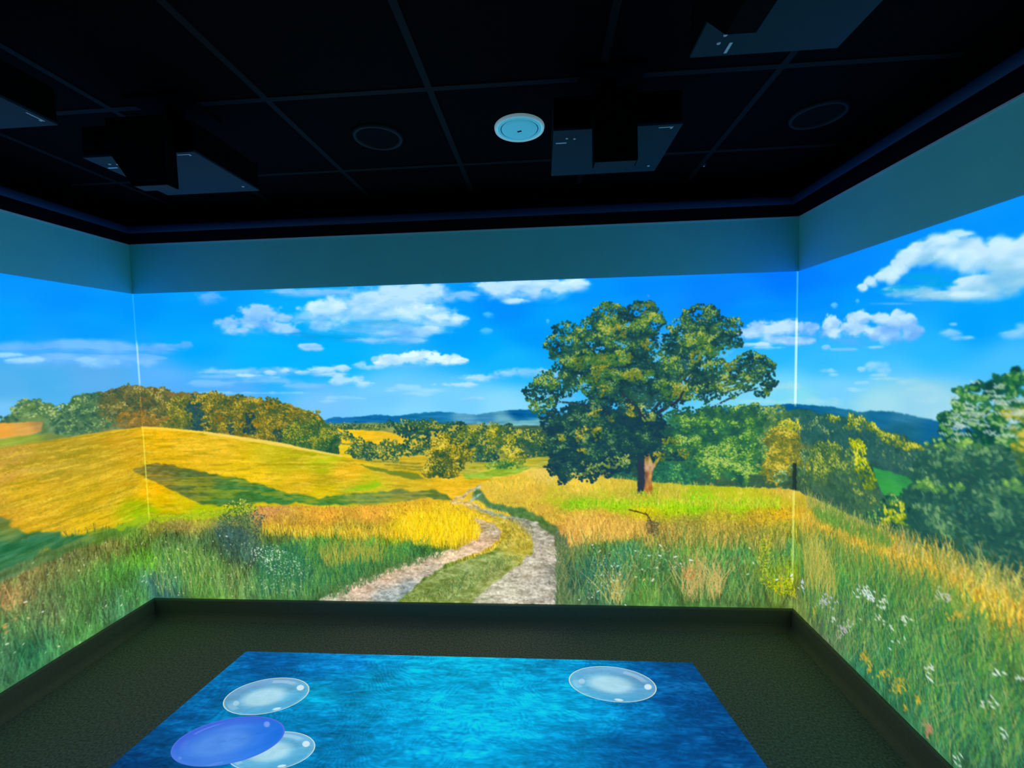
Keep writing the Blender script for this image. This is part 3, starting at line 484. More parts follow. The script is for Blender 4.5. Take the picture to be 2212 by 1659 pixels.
    tall(160, [(1480,1240),(1560,1250),(1560,1300),(1470,1300)], [(205,175,100),(185,155,85),(215,195,120)], 30, 70, .7, .3)
    tall(46, [(1310,1290),(1350,1290),(1350,1310),(1310,1310)], [(205,190,110),(190,180,90)], 40, 80, .75, .25)
    heads(190, [(1640,1160),(1665,1160),(1668,1260),(1645,1262)], [(215,205,30),(190,190,40),(90,120,40),(225,215,60)], 1.9, .7)
    heads(230, [(1665,1250),(1715,1250),(1720,1290),(1680,1285),(1660,1270)], [(235,225,0),(200,205,0),(120,150,20),(225,215,30)], 2, .7)
    heads(60, [(1470,1225),(1500,1225),(1505,1245),(1480,1250)], [(190,110,50),(205,130,70)], 2.2, .5)
    # right wall foreground
    tall(1000, [(1730,1110),(1850,1165),(1990,1215),(2150,1300),(2250,1370),(2150,1340),(2000,1270),(1850,1215),(1730,1160)], [(240,200,65),(235,200,70),(200,160,50),(245,215,95),(165,150,60),(140,150,60)], 10, 30, .5, .3)
    tall(700, [(1740,1080),(1850,1130),(1990,1190),(2150,1255),(2250,1290),(2250,1330),(2100,1260),(1900,1180),(1740,1100)], [(170,175,95),(215,200,120),(120,150,65),(190,170,90),(100,140,60)], 10, 28, .5, .3)
    tall(420, [(1760,1105),(1850,1140),(1930,1180),(1900,1190),(1820,1150),(1760,1125)], [(95,150,60),(120,160,65),(80,135,60)], 8, 20, .6, .3)
    tall(500, [(1740,1150),(1850,1205),(1990,1260),(2100,1320),(2100,1345),(1950,1280),(1800,1210)], [(110,150,60),(90,140,60),(150,160,70)], 12, 34, .5, .3)
    tall(2200, [(1730,1180),(1850,1230),(2000,1300),(2212,1420),(2300,1700),(2050,1640),(1730,1320)], [(70,150,60),(45,120,75),(100,165,70),(140,170,80),(40,105,80),(160,175,95)], 18, 66, .5, .3)
    tall(300, [(1735,1190),(1790,1210),(1810,1290),(1745,1280)], [(190,180,80),(150,160,60),(210,190,100)], 24, 60, .6, .12)
    W_, a_ = K.poly([(-200,1230),(0,1172),(90,1160),(135,1156),(190,1152),(150,1172),(60,1205),(0,1235),(-200,1320)], 5, 5, 20, 133)
    K.put(W_, a_*.9, np.array([48,118,74], np.float32) + (fbm(*a_.shape, 30, 6, 134, 4) - .5)[..., None]*44)
    # ---------------- flowers
    def flowers(n, pts, cols_, size=1.7, alpha=.9, flat=.6): heads(n, pts, cols_, size, alpha, flat=flat)
    WH = [(225,240,215),(205,235,205),(240,250,235)]
    flowers(110, [(540,1180),(600,1178),(640,1200),(660,1240),(600,1240),(550,1215)], WH, 1.6, .85)
    flowers(60, [(540,1195),(590,1175),(620,1195),(590,1215)], WH, 1.9, .9)
    flowers(90, [(560,1210),(670,1205),(680,1260),(600,1290),(560,1260)], WH, 1.5, .8)
    flowers(70, [(310,1150),(540,1160),(560,1290),(345,1290)], [(230,240,190),(235,235,160),(240,250,225)], 1.7, .8)
    flowers(46, [(0,1240),(200,1170),(300,1170),(320,1290),(150,1400),(0,1460)], [(225,220,170),(215,205,150),(235,240,215)], 2.1, .8, .4)
    flowers(40, [(0,1270),(40,1255),(60,1300),(20,1370),(0,1370)], [(215,165,95),(225,175,110)], 2.6, .5)
    for x, y, s_, col in ((385,1186,3.6,(235,240,180)),(400,1191,3,(225,230,170)),(415,1194,2.4,(225,225,170)),(440,1187,2.4,(215,230,200)),(380,1247,3.6,(235,245,215)),(490,1158,3.6,(240,235,215)),(310,1244,3,(235,240,205)),(307,1256,2.6,(235,240,215)),(316,1257,2.6,(235,240,205)),(325,1240,3,(220,230,200)),(306,1174,3,(225,225,195)),(335,1205,3.2,(225,235,80)),(327,1217,3,(215,230,70)),(262,1307,3.4,(240,240,205)),(228,1309,3,(225,235,200)),(126,1396,3.2,(245,240,180)),(92,1321,3,(225,240,235)),(55,1300,4,(230,235,205)),(15,1390,3.4,(220,235,215)),(170,1232,3.4,(225,215,160)),(60,1335,3.6,(215,205,140)),
                           (1281,1177,3.2,(225,225,235)),(1295,1191,3,(225,235,240)),(1300,1241,3,(225,240,250)),(1327,1253,3.2,(230,245,250)),(1412,1268,3,(0,0,0)),(1403,1200,3.6,(225,240,250)),(1428,1178,4,(235,245,250)),(1427,1200,4.4,(235,240,250)),(1460,1202,4.4,(240,240,250)),(1494,1209,5,(235,245,235)),(1472,1217,3.4,(225,240,225)),(1460,1224,3.2,(225,235,225)),(1420,1226,3.2,(225,230,215)),(1388,1229,3,(225,230,215)),(1411,1252,5,(240,235,220)),(1374,1189,3,(225,230,225)),(1322,1223,3.6,(225,240,235)),(1336,1222,3.4,(225,240,235)),(1340,1241,3,(225,240,235)),(1391,1252,4,(220,215,110)),(1375,1246,3.2,(225,225,170)),(1293,1276,3.4,(225,240,240)),(1280,1290,3,(225,240,240)),(1252,1295,3,(225,240,240)),(1353,1307,4,(225,240,235)),(1629,1216,3.4,(225,240,225)),(1620,1183,3.2,(220,235,215)),(1616,1240,3.4,(215,230,205)),(1680,1252,4.6,(240,250,245)),(1711,1242,4.8,(235,250,250)),(1713,1250,3.6,(225,240,240)),(1344,1275,2.4,(225,240,240))):
        if col == (0,0,0): continue
        c, r = wall_uv(np.array([x]), np.array([y])); K.dabs(c, r, np.array([col]), s_*.95, .9, None, .45)
    flowers(90, [(1285,1180),(1340,1185),(1350,1290),(1260,1300),(1280,1230)], [(220,240,240),(200,230,225)], 1.5, .8)
    flowers(60, [(1350,1180),(1480,1185),(1490,1230),(1350,1240)], [(225,235,225)], 1.5, .7)
    # right wall flowers: clumps of wide white umbels
    for x, y, n_, sx, sy, col in ((1865,1280,26,12,10,(225,245,240)),(1880,1290,16,10,8,(235,250,250)),(1905,1305,16,8,10,(220,240,215)),(1735,1262,14,5,10,(215,225,255)),(1785,1302,30,14,10,(205,205,235)),(1820,1360,26,14,16,(195,185,200)),(1840,1352,10,10,16,(200,215,190)),(1955,1340,10,12,10,(225,240,215)),(1800,1338,8,4,8,(210,225,205)),(1900,1335,8,8,8,(220,235,205)),(2040,1290,16,14,12,(200,205,180)),(1925,1355,4,6,8,(225,240,220)),(2010,1440,6,14,12,(235,250,240)),(2160,1455,4,16,6,(235,250,240)),(1935,1385,4,12,8,(225,240,225)),(2005,1455,5,8,14,(235,250,240)),(2150,1520,5,18,12,(220,240,225)),(2170,1580,4,8,12,(230,250,235)),(2070,1640,5,6,8,(225,245,230)),(2200,1465,3,6,4,(235,250,240)),(2120,1520,3,8,10,(225,240,220))):
        xx = x + rng.normal(0, .7, n_)*sx; yy = y + rng.normal(0, .7, n_)*sy; c, r = wall_uv(xx, yy); K.dabs(c, r, np.array([col])*(.88 + .15*rng.random((n_, 1))), 3.2, .85, None, .42)
    for x, y, n_, sx, sy in ((1868,1420,26,8,8),(1910,1455,20,12,10),(1940,1485,30,12,16),(1985,1510,12,8,10),(1880,1440,16,5,12),(1955,1530,6,3,8),(2065,1330,14,16,8),(1760,1325,10,4,10)):
        xx = x + rng.normal(0, .7, n_)*sx; yy = y + rng.normal(0, .7, n_)*sy; c, r = wall_uv(xx, yy); K.dabs(c, r, np.array([(205,175,60)])*(.85 + .25*rng.random((n_, 1))), 3.0, .75, None, .5)
    xx = 2005 + rng.normal(0, .6, 30)*8; yy = 1570 + rng.normal(0, .6, 30)*14; c, r = wall_uv(xx, yy); K.dabs(c, r, np.array([(190,150,110)])*(.8 + .3*rng.random((30, 1))), 3.0, .7, None, .6)

    # ---------------- dirt track
    Wm, am = K.poly([(1034,1046),(1064,1086),(1150,1106),(1200,1132),(1222,1168),(1226,1310),(1196,1310),(1205,1180),(1160,1130),(1060,1100),(1020,1072)], 5, 5, 18, 30); h, w = am.shape
    K.put(Wm, am*.85, K.rbf([(1040,1070,60,115,80),(1080,1100,50,110,75),(1150,1115,60,115,60),(1190,1135,65,110,60),(1215,1170,90,105,75),(1215,1230,75,110,70),(1215,1300,90,115,80)], Wm) + (fbm(h, w, 8, 8, 31, 3) - .5)[..., None]*40)
    mid = [(1000,1086),(1028,1096),(1070,1110),(1100,1118),(1130,1130),(1155,1150),(1165,1178),(1140,1205),(1100,1240),(1040,1290),(1030,1306),(860,1306),(880,1282),(920,1250),(960,1228),(1010,1210),(1060,1192),(1088,1168),(1085,1142),(1060,1122),(1030,1108),(1005,1096)]
    Wm, am = K.poly(mid, 2, 3, 12, 32); h, w = am.shape
    K.put(Wm, am, K.rbf([(1030,1100,215,180,50),(1090,1120,205,185,60),(1120,1150,205,180,50),(1110,1180,190,175,60),(1060,1200,130,155,75),(1000,1240,140,160,85),(950,1260,135,155,80),(900,1290,135,155,75),(1060,1240,155,165,90)], Wm) + (fbm(h, w, 16, 7, 33, 4, .7) - .5)[..., None]*90, VERGE)
    def rut(pts, smp, seed, soft=2):
        Wr, ar = K.poly(pts, soft, 3.5, 12, seed); hh, ww = ar.shape
        C = K.rbf(smp, Wr) + ((fbm(hh, ww, 16, 5, seed + 1, 5, .75) - .5)*85)[..., None] + ((fbm(hh, ww, 4, 3, seed + 2, 2) - .5)*40)[..., None]
        K.put(Wr, ar, C, TRACK)
    rut([(1036,1046),(1040,1050),(1022,1062),(1000,1074),(990,1084),(972,1086),(988,1074),(1008,1062)], [(1030,1052,190,190,160),(1000,1070,215,190,130),(980,1084,225,190,110)], 34, 1)
    rut([(1038,1064),(1044,1064),(1032,1074),(1022,1082),(1010,1082),(1022,1074)], [(1030,1072,170,195,180)], 35, 1)
    rut([(974,1083),(1010,1083),(1030,1092),(1060,1102),(1090,1112),(1130,1118),(1165,1132),(1195,1158),(1209,1195),(1210,1250),(1196,1306),(1014,1306),(1030,1292),(1080,1252),(1126,1216),(1152,1192),(1150,1168),(1134,1146),(1105,1126),(1068,1114),(1035,1104),(1008,1094),(985,1090)],
        [(1000,1086,220,190,120),(1060,1106,165,170,130),(1120,1122,150,155,135),(1170,1150,170,165,145),(1190,1200,198,186,166),(1150,1230,204,194,170),(1180,1280,190,184,168),(1090,1280,206,200,176),(1200,1240,150,150,140),(1040,1300,190,190,160)], 36)
    rut([(1026,1118),(1044,1120),(1070,1130),(1085,1145),(1080,1165),(1060,1182),(1020,1196),(960,1222),(915,1250),(880,1280),(855,1306),(676,1306),(700,1288),(740,1270),(790,1247),(850,1226),(910,1206),(960,1190),(1000,1182),(1030,1166),(1042,1148),(1038,1130)],
        [(1050,1128,205,180,120),(1075,1145,190,178,150),(1050,1170,220,182,142),(980,1200,232,205,165),(900,1230,222,195,160),(850,1250,230,198,162),(780,1270,220,192,162),(710,1295,185,185,155),(840,1290,165,180,180),(880,1265,140,160,165),(920,1240,185,175,160)], 38)
    # stones and tufts on the strip and along the edges
    flecks(2600, 680, 1215, 1120, 1306, [(225,215,190),(215,190,155),(120,110,95),(150,135,115),(235,225,205)], 1.8, .5, TRACK, .45)
    flecks(900, 860, 1165, 1190, 1306, [(205,200,165),(190,190,150),(95,125,70),(75,110,65),(170,185,110)], 2.0, .55, VERGE, .4)
    flecks(500, 1030, 1165, 1095, 1190, [(235,210,70),(150,140,50),(115,120,50),(245,220,90)], 1.6, .5, VERGE, .4)
    tall(500, [(1000,1240),(1130,1200),(1060,1250),(960,1300),(880,1300)], [(90,130,70),(120,150,70),(70,105,60),(175,175,100)], 4, 13, .55, .5)
    tall(420, [(1090,1120),(1150,1145),(1150,1190),(1090,1180)], [(225,195,70),(120,125,50),(200,175,60)], 3, 11, .5, .5)
    tall(360, [(700,1290),(800,1245),(960,1192),(950,1200),(800,1258),(720,1296)], [(60,110,65),(80,120,60),(120,140,80)], 6, 20, .6, .5)
    tall(500, [(1205,1160),(1222,1170),(1230,1306),(1204,1306)], [(80,120,70),(110,130,80),(60,100,70),(150,150,90)], 8, 26, .6, .4)
    for x, y in ((790,1262),(800,1257),(940,1238),(925,1241),(775,1268),(920,1220)):
        c, r = wall_uv(np.array([x, x+4.]), np.array([y, y+1.])); K.dabs(c, r, np.array([(90,80,70)]*2), 3, .7, None, .4)

    # ---------------- the oak
    LEAF = [(20,58,66),(32,82,74),(58,112,66),(105,145,58),(168,186,88)]
    LEAFD = [(20,58,75),(26,70,75),(38,88,72),(75,125,75),(120,160,100)]
    LEAFG = [(30,82,74),(48,108,70),(82,146,62),(130,176,66),(178,206,100)]
    for pts, colr in (([(1190,905),(1230,880),(1290,870),(1340,880),(1400,880),(1440,900),(1450,950),(1440,985),(1400,990),(1390,1010),(1340,1012),(1300,1025),(1250,1020),(1205,1030),(1195,1000),(1205,970),(1190,940)], (28,70,76)),
                      ([(1215,770),(1240,740),(1290,710),(1320,680),(1380,675),(1400,700),(1390,740),(1400,770),(1440,780),(1460,740),(1490,705),(1540,700),(1565,730),(1540,760),(1500,790),(1540,810),(1600,805),(1640,790),(1650,820),(1600,828),(1530,845),(1470,850),(1430,860),(1380,880),(1300,875),(1260,840),(1210,830),(1180,840),(1215,810)], (32,78,74)),
                      ([(1450,900),(1520,880),(1600,885),(1640,920),(1640,990),(1610,1040),(1540,1015),(1470,1000),(1440,970)], (45,115,78))):
        W, a = K.poly(pts, 2, 14, 26, 91); K.put(W, a*.93, np.array(colr, np.float32) + (fbm(*a.shape, 8, 8, 92, 3) - .5)[..., None]*26, GTREE if colr[1] > 100 else OAK)
    # limbs first, mostly hidden by leaves
    def limb(p, w0, w1, col):
        n = len(p)
        for i in range(n - 1):
            (x, y), (x2, y2) = p[i], p[i + 1]; wa = w0 + (w1 - w0)*i/(n - 1); wb = w0 + (w1 - w0)*(i + 1)/(n - 1)
            nx, ny = -(y2 - y), (x2 - x); l = math.hypot(nx, ny); nx /= l; ny /= l
            Wl, al = K.poly([(x + nx*wa, y + ny*wa), (x2 + nx*wb, y2 + ny*wb), (x2 - nx*wb, y2 - ny*wb), (x - nx*wa, y - ny*wa)], 1, .8, 8, 3); K.put(Wl, al, col, OAK)
    BK = (40,55,70)
    limb([(1388,1066),(1388,1010),(1385,960),(1375,910),(1362,860),(1350,800),(1345,740)], 10, 3, BK)
    limb([(1392,940),(1410,900),(1440,880),(1470,845),(1495,800)], 6, 2, BK); limb([(1385,930),(1340,900),(1290,880),(1235,870),(1200,868)], 5, 1.5, BK)
    limb([(1400,905),(1425,870),(1450,850),(1520,830),(1590,815)], 4, 1.2, BK); limb([(1360,870),(1330,830),(1290,800)], 4, 1.5, BK)
    limb([(1395,990),(1340,985),(1280,990)], 4, 1.5, BK); limb([(1405,985),(1440,975),(1500,965)], 3.5, 1.2, BK); limb([(1500,900),(1560,870),(1600,850),(1650,835)], 2.5, 1, BK)
    crown = [(1230,722,38,24),(1202,748,22,18),(1218,760,30,22,-.1),(1245,745,30,24,-.1),(1318,690,42,28),(1290,705,34,24),(1330,670,26,14),(1390,678,38,26),(1400,700,36,26),(1372,715,40,24),(1350,705,30,24),(1514,690,46,28),(1545,700,36,28),(1500,715,44,24),(1480,705,30,20),(1565,735,36,24),(1590,700,16,8,-.1),(1575,720,20,10),
             (1300,735,44,24,-.1),(1330,740,40,20,-.15),(1385,735,36,24,-.1),(1400,755,34,24,-.2),(1460,740,30,24,-.05),(1510,745,44,24,-.05),(1440,760,20,18,-.2),
             (1262,775,34,20),(1300,775,44,16),(1345,775,44,22,-.1),(1385,785,36,24,-.2),(1440,790,36,26,-.15),(1490,785,46,26,-.1),(1535,790,34,20,-.1),(1225,795,22,26,-.2),(1240,810,24,18,-.2),
             (1628,780,34,16),(1650,795,26,22),(1600,800,40,20,-.05),(1560,800,40,18),(1635,820,34,16),(1590,828,44,14,-.1),(1540,822,36,18),(1660,835,20,12),(1650,850,18,10),
             (1195,822,36,16),(1170,835,26,12),(1150,855,20,12),(1140,848,12,10),(1167,880,18,12),(1180,868,24,12,-.1),(1215,835,30,20,-.15),(1205,850,30,12,-.2),(1185,895,14,8),
             (1300,805,44,20,.05),(1345,812,40,16,.1),(1290,830,44,22,-.05),(1320,850,50,24,-.15),(1380,835,44,28,-.25),(1430,830,36,22,-.1),(1476,845,30,18),(1500,825,30,20,-.05),(1530,850,40,16,.05),(1570,845,30,12,.05),(1450,865,30,14,-.1)]
    canopy(crown, LEAF, .11, 2.0, OAK, .55, .26, edge=1.08, clump=1.35)
    low = [(1230,905,42,26,-.15),(1260,880,30,16,-.1),(1190,915,16,10,-.1),(1215,935,34,20,-.2),(1270,915,40,24,-.15),(1317,900,50,28,-.2),(1360,900,40,30,-.25),(1400,900,36,24,-.2),(1412,935,40,24,-.35),(1205,960,30,22,-.15),(1250,955,40,24,-.1),(1300,960,46,24,-.25),(1345,945,40,26,-.3),(1385,960,36,26,-.35),(1220,990,32,22,-.25),(1260,990,34,20,-.25),(1300,1000,36,18,-.2),(1207,1015,24,18,-.35),(1215,1032,14,12,-.3),(1240,1015,30,14,-.15),(1290,1018,36,14,-.1),(1275,1030,20,7,-.15),(1330,990,34,18,-.15),(1350,1005,24,14,-.1),(1365,980,30,20,-.2),(1440,965,36,20,-.15),(1460,985,26,12,-.1),(1425,950,26,14,-.3)]
    canopy(low, LEAFD, .1, 2.1, OAK, .48, .28, edge=1.05, clump=1.3)
    green = [(1505,905,36,22),(1470,900,30,18,-.2),(1540,895,44,18),(1590,890,40,16),(1620,905,30,24),(1500,935,40,26),(1560,935,46,30),(1605,935,34,26),(1480,965,36,20,-.1),(1530,975,46,28),(1590,975,44,32),(1620,990,30,30),(1560,1010,40,20),(1605,1015,32,22),(1600,1035,20,10),(1515,1000,30,14),(1460,935,30,14,-.1)]
    canopy(green, LEAFG, .1, 2.2, GTREE, .5, .3, clump=1.3)
    canopy([(1255,785,40,14,.1),(1310,778,44,16,.1),(1300,815,50,14,.1),(1375,812,40,14,.1),(1345,768,26,10,.05),(1320,700,20,24,.05),(1400,690,34,12,.05),(1455,845,30,18),(1540,760,40,14),(1500,730,30,14)], [(50,100,60),(75,125,60),(105,145,55),(145,165,60),(185,190,85)], .07, 2.1, OAK, .5, .3, clump=1.4)
    YL = [(70,105,55),(105,125,50),(150,150,50),(185,175,60),(210,200,95)]
    canopy([(1329,705,14,11,.1),(1342,722,14,10,.1),(1258,782,12,14,.1),(1303,770,20,5,.1),(1308,797,30,6,.1),(1290,810,16,10),(1362,768,14,6),(1370,810,24,12),(1308,838,9,14),(1473,845,11,20,-.05),(1462,835,10,12),(1500,770,14,8),(1360,885,8,18,.1),(1288,895,10,8,.05),(1278,930,30,8),(1250,940,14,8),(1290,935,14,12),(1318,898,8,6),(1210,950,12,7,-.1),(1255,972,12,8),(1390,662,22,8,-.05),(1400,745,12,12,-.1),(1580,790,14,10,-.1),(1480,982,14,7,.15),(1430,990,12,10,.1),(1455,957,18,6,-.05),(1395,985,8,8,.1),(1410,1000,6,14),(1400,978,16,5,.1)], YL, .05, 2.0, OAK, .5)
    canopy([(1405,892,18,14,.15),(1300,1005,44,6,.1),(1340,992,30,6,.1),(1270,1020,36,5,.05),(1360,985,20,5)], [(70,110,70),(110,140,70),(150,170,80),(185,195,110),(210,220,150)], .06, 1.9, OAK, .5)
    # glimpses of sky
    for x, y, rx, ry in ((1337,743,9,6),(1348,748,8,5),(1230,743,9,6),(1222,738,6,4),(1297,752,14,6),(1278,745,8,7),(1427,728,8,14),(1430,745,6,8),(1357,702,7,6),(1473,726,6,9),(1424,775,12,9),(1420,780,8,6),(1563,768,18,6),(1575,762,14,5),(1485,818,10,8),(1478,828,6,6),(1551,873,24,5),(1592,847,26,6),(1605,855,18,4),(1224,862,24,8),(1215,875,14,5),(1262,830,8,12),(1253,815,5,7),(1274,838,6,6),(1230,850,16,5),(1405,815,12,4),(1518,797,16,3),(1520,775,8,5),(1645,838,10,5),(1600,825,14,3),(1575,835,16,3),(1185,855,16,5),(1240,845,6,5),(1470,878,14,4),(1435,760,5,6),(1290,760,10,4),(1400,640,3,2),(1545,852,12,3),(1560,825,14,3),(1625,830,12,3),(1585,805,12,3)):
        n_ = max(3, int(rx*ry*.16)); xx = x + rng.normal(0, .42, n_)*rx; yy = y + rng.normal(0, .42, n_)*ry; c, r = wall_uv(xx, yy)
        ok = (r > 0) & (r < NR); c = c[ok]; r = r[ok]; cc = skyimg[r.astype(int), c.astype(int)]; K.dabs(c, r, cc*.75 + np.array([170,205,225])*.25, 2.2, .85, None, .8)
    n_ = 520; xx = 1150 + rng.random(n_)*520; yy = 665 + rng.random(n_)*210; c, r = wall_uv(xx, yy); ok = K.lab[np.clip(r, 0, NR-1).astype(int), c.astype(int)] == OAK
    c = c[ok]; r = r[ok]; K.dabs(c, r, skyimg[r.astype(int), c.astype(int)]*.7 + np.array([150,190,215])*.3, 1.5, .7, None, .6)
    # lighter loose sprays of the right-hand limbs
    for x, y, x2, y2 in ((1478,822,1490,805),(1485,826,1497,808),(1492,830,1504,812),(1470,815,1480,802)):
        limb([(x, y), (x2, y2)], 1.6, 1, BK)
    for x, y, x2, y2 in ((1560,835,1640,820),(1570,848,1620,835),(1545,830,1600,808)):
        limb([(x, y), ((x + x2)/2, (y + y2)/2 - 2), (x2, y2)], 1.4, .8, (60,90,70))
    limb([(1450,878),(1470,862),(1478,845)], 3.2, 2, (35,50,70)); limb([(1396,905),(1382,890),(1376,875)], 3, 2, (40,55,75))
    # trunk
    W, a = K.poly([(1376,1066),(1380,1050),(1379,1010),(1378,992),(1384,984),(1392,986),(1397,992),(1396,1010),(1396,1066)], 1, 1.2, 8, 70); K.put(W, a, (42,56,72), OAK)
    W, a = K.poly([(1392,1066),(1394,1040),(1393,1010),(1393,985),(1400,975),(1408,990),(1412,1002),(1422,990),(1428,985),(1424,996),(1413,1012),(1409,1035),(1411,1058),(1414,1066)], 1, .8, 8, 71); h, w = a.shape
    K.put(W, a, K.rbf([(1397,1030,120,90,75),(1405,1030,205,140,70),(1402,1008,190,150,110),(1410,1055,190,130,60),(1398,985,150,120,70),(1418,995,190,170,70)], W, 3, 2, 4) + (fbm(h, w, 3, 12, 72, 3) - .5)[..., None]*50, OAK)
    canopy([(1378,985,16,9,-.25),(1395,975,18,8,-.25),(1370,965,22,14,-.25)], LEAFD, .12, 2.2, OAK, .4)
    tall(120, [(1368,1064),(1420,1064),(1420,1070),(1368,1070)], [(170,200,40),(110,150,30),(215,205,70)], 3, 9, .6)

    # ---------------- overlap of neighbouring projector pictures brightens a thin line at each corner
    def seam(c0, c1, y0, y1, add):
        sl = I[:, c0:c1]; g = (sstep(y0 - 8, y0 + 8, PY[:, c0:c1]) - sstep(y1 - 8, y1 + 8, PY[:, c0:c1]))[..., None]
        I[:, c0:c1] = sl + g*np.array(add, np.float32)*(255 - sl)/255
    seam(CL, CL + 5, 740, 832, (110,130,60)); seam(CL - 1, CL + 3, 634, 745, (30,50,10)); seam(CL, CL + 4, 832, 925, (60,20,0)); seam(CL, CL + 4, 925, 1120, (110,130,40))
    seam(CR - 5, CR + 1, 690, 875, (160,200,80)); seam(CR - 4, CR, 583, 700, (50,90,30)); seam(CR - 5, CR, 1060, 1200, (130,150,60)); seam(CR - 4, CR, 1200, 1260, (90,110,60)); seam(CR + 7, CR + 10, 1080, 1180, (60,60,10))
    I[:] = np.clip(I, 0, 255)
    I[:] = blur(I, 1)
    # far hazy veil low on the side walls, where the projector light falls at a slant: slightly flatter contrast
    K.lab[:], K.comp = clean_labels(K.lab)
    return K, cloud_no[0]

# ------------------------------------------------------------------ the water picture on the floor
FLY0, FLY1 = -0.307, -1.95
def floor_edge(y):
    t = (y + .313)/(-.994 + .313); xl = -1.578 - .082*t
    t = (y + .301)/(-.878 + .301); xr = .827 + .088*t
    return xl, xr
DF = 0.003
def paint_water():
    x0, x1 = -1.80, 1.10; w = int((x1 - x0)/DF); h = int((FLY0 - FLY1)/DF)
    X = x0 + (np.arange(w) + .5)*DF; Y = FLY0 - (np.arange(h) + .5)*DF
    d = np.stack(np.broadcast_arrays((X - CAM[0])[None, :], (Y - CAM[1])[:, None], np.float64(-CAM[2])), -1); q = d@AF
    PX = (1106 + F_PX*(d@AR)/q).astype(np.float32); PY = (829.5 - F_PX*(d@AU)/q).astype(np.float32)
    def uv(x, y):
        P = on_z(x, y, 0.0); return (P[..., 0] - x0)/DF, (FLY0 - P[..., 1])/DF
    K = Canvas(h, w, PX, PY, uv); full = (slice(0, h), slice(0, w))
    smp = [(545,1415,0,85,150),(600,1430,0,95,165),(680,1440,0,115,185),(760,1430,0,120,190),(850,1430,0,150,210),(900,1450,0,178,228),(1000,1430,0,175,222),(1100,1440,0,165,215),(1200,1440,0,150,205),(1300,1440,0,120,180),(1420,1445,0,85,150),(1480,1440,0,80,145),(1480,1480,0,70,130),(1520,1520,0,65,125),(1450,1520,0,75,140),(1400,1540,0,110,175),(1300,1560,0,140,200),(1200,1520,0,160,212),(1100,1550,0,165,218),(1000,1520,0,165,215),(900,1500,0,165,218),(800,1480,0,160,212),(740,1480,0,135,195),(700,1500,0,170,220),(800,1530,0,150,205),(700,1560,0,135,195),(480,1480,0,105,170),(450,1510,0,100,165),(400,1550,0,85,148),(330,1600,0,75,135),(280,1645,0,60,118),(520,1540,0,130,190),(690,1580,0,130,195),(720,1620,0,125,185),(800,1600,0,145,205),(900,1620,0,150,208),(1000,1620,0,155,215),(1100,1620,0,150,205),(1200,1640,0,130,190),(1350,1600,0,100,165),(1400,1620,0,85,150),(1500,1600,0,75,140),(1560,1600,0,60,118),(1600,1640,0,65,125),(1450,1650,0,80,148),(900,1900,0,130,190)]
    K.img[:] = K.rbf(smp, full, 6, 1.8, 20)
    # ripples: warped fine bands
    yy, xx = np.mgrid[0:h, 0:w].astype(np.float32)
    wx = fbm(h, w, 150, 90, 201, 4)*150; wy = fbm(h, w, 130, 70, 202, 4)*150
    r = np.sin((yy*.55 + xx*.12 + wy*1.0)*.75)*.5 + np.sin((yy*.3 - xx*.28 + wx*.9)*.7)*.35
    env = fbm(h, w, 90, 50, 203, 4, .6); n = fbm(h, w, 40, 12, 204, 5, .7); big = fbm(h, w, 170, 60, 205, 4, .6)
    fine = fbm(h, w, 22, 4, 206, 3, .7)
    fine2 = fbm(h, w, 9, 3, 207, 2, .7)
    r2 = np.sin((yy*.9 - xx*.22 + wx*.55 + wy*.5)*.8)
    g = (r*sstep(.3, .75, env))*.10 + r2*sstep(.6, .3, env)*.06 + (n - .5)*.22 + (big - .5)*.22 + (fine - .5)*.2 + (fine2 - .5)*.10
    K.img *= (1 + g)[..., None]; K.img += np.clip(g, 0, 1)[..., None]*np.array([10, 60, 30], np.float32)
    K.img[..., 0] += sstep(.1, .4, g)*14
    K.img[:] = np.clip(K.img, 0, (60, 205, 232))
    K.x0 = x0
    return K

def ell_outline(cx, cy, a, b, t, n=96):
    th = np.linspace(0, 2*math.pi, n, endpoint=False); t = math.radians(t)
    x = a*np.cos(th); y = b*np.sin(th)
    return cx + x*math.cos(t) - y*math.sin(t), cy + x*math.sin(t) + y*math.cos(t)
# ==== BLENDER
import bpy, bmesh
from mathutils import Vector, Matrix
SC = bpy.context.scene; COL = SC.collection

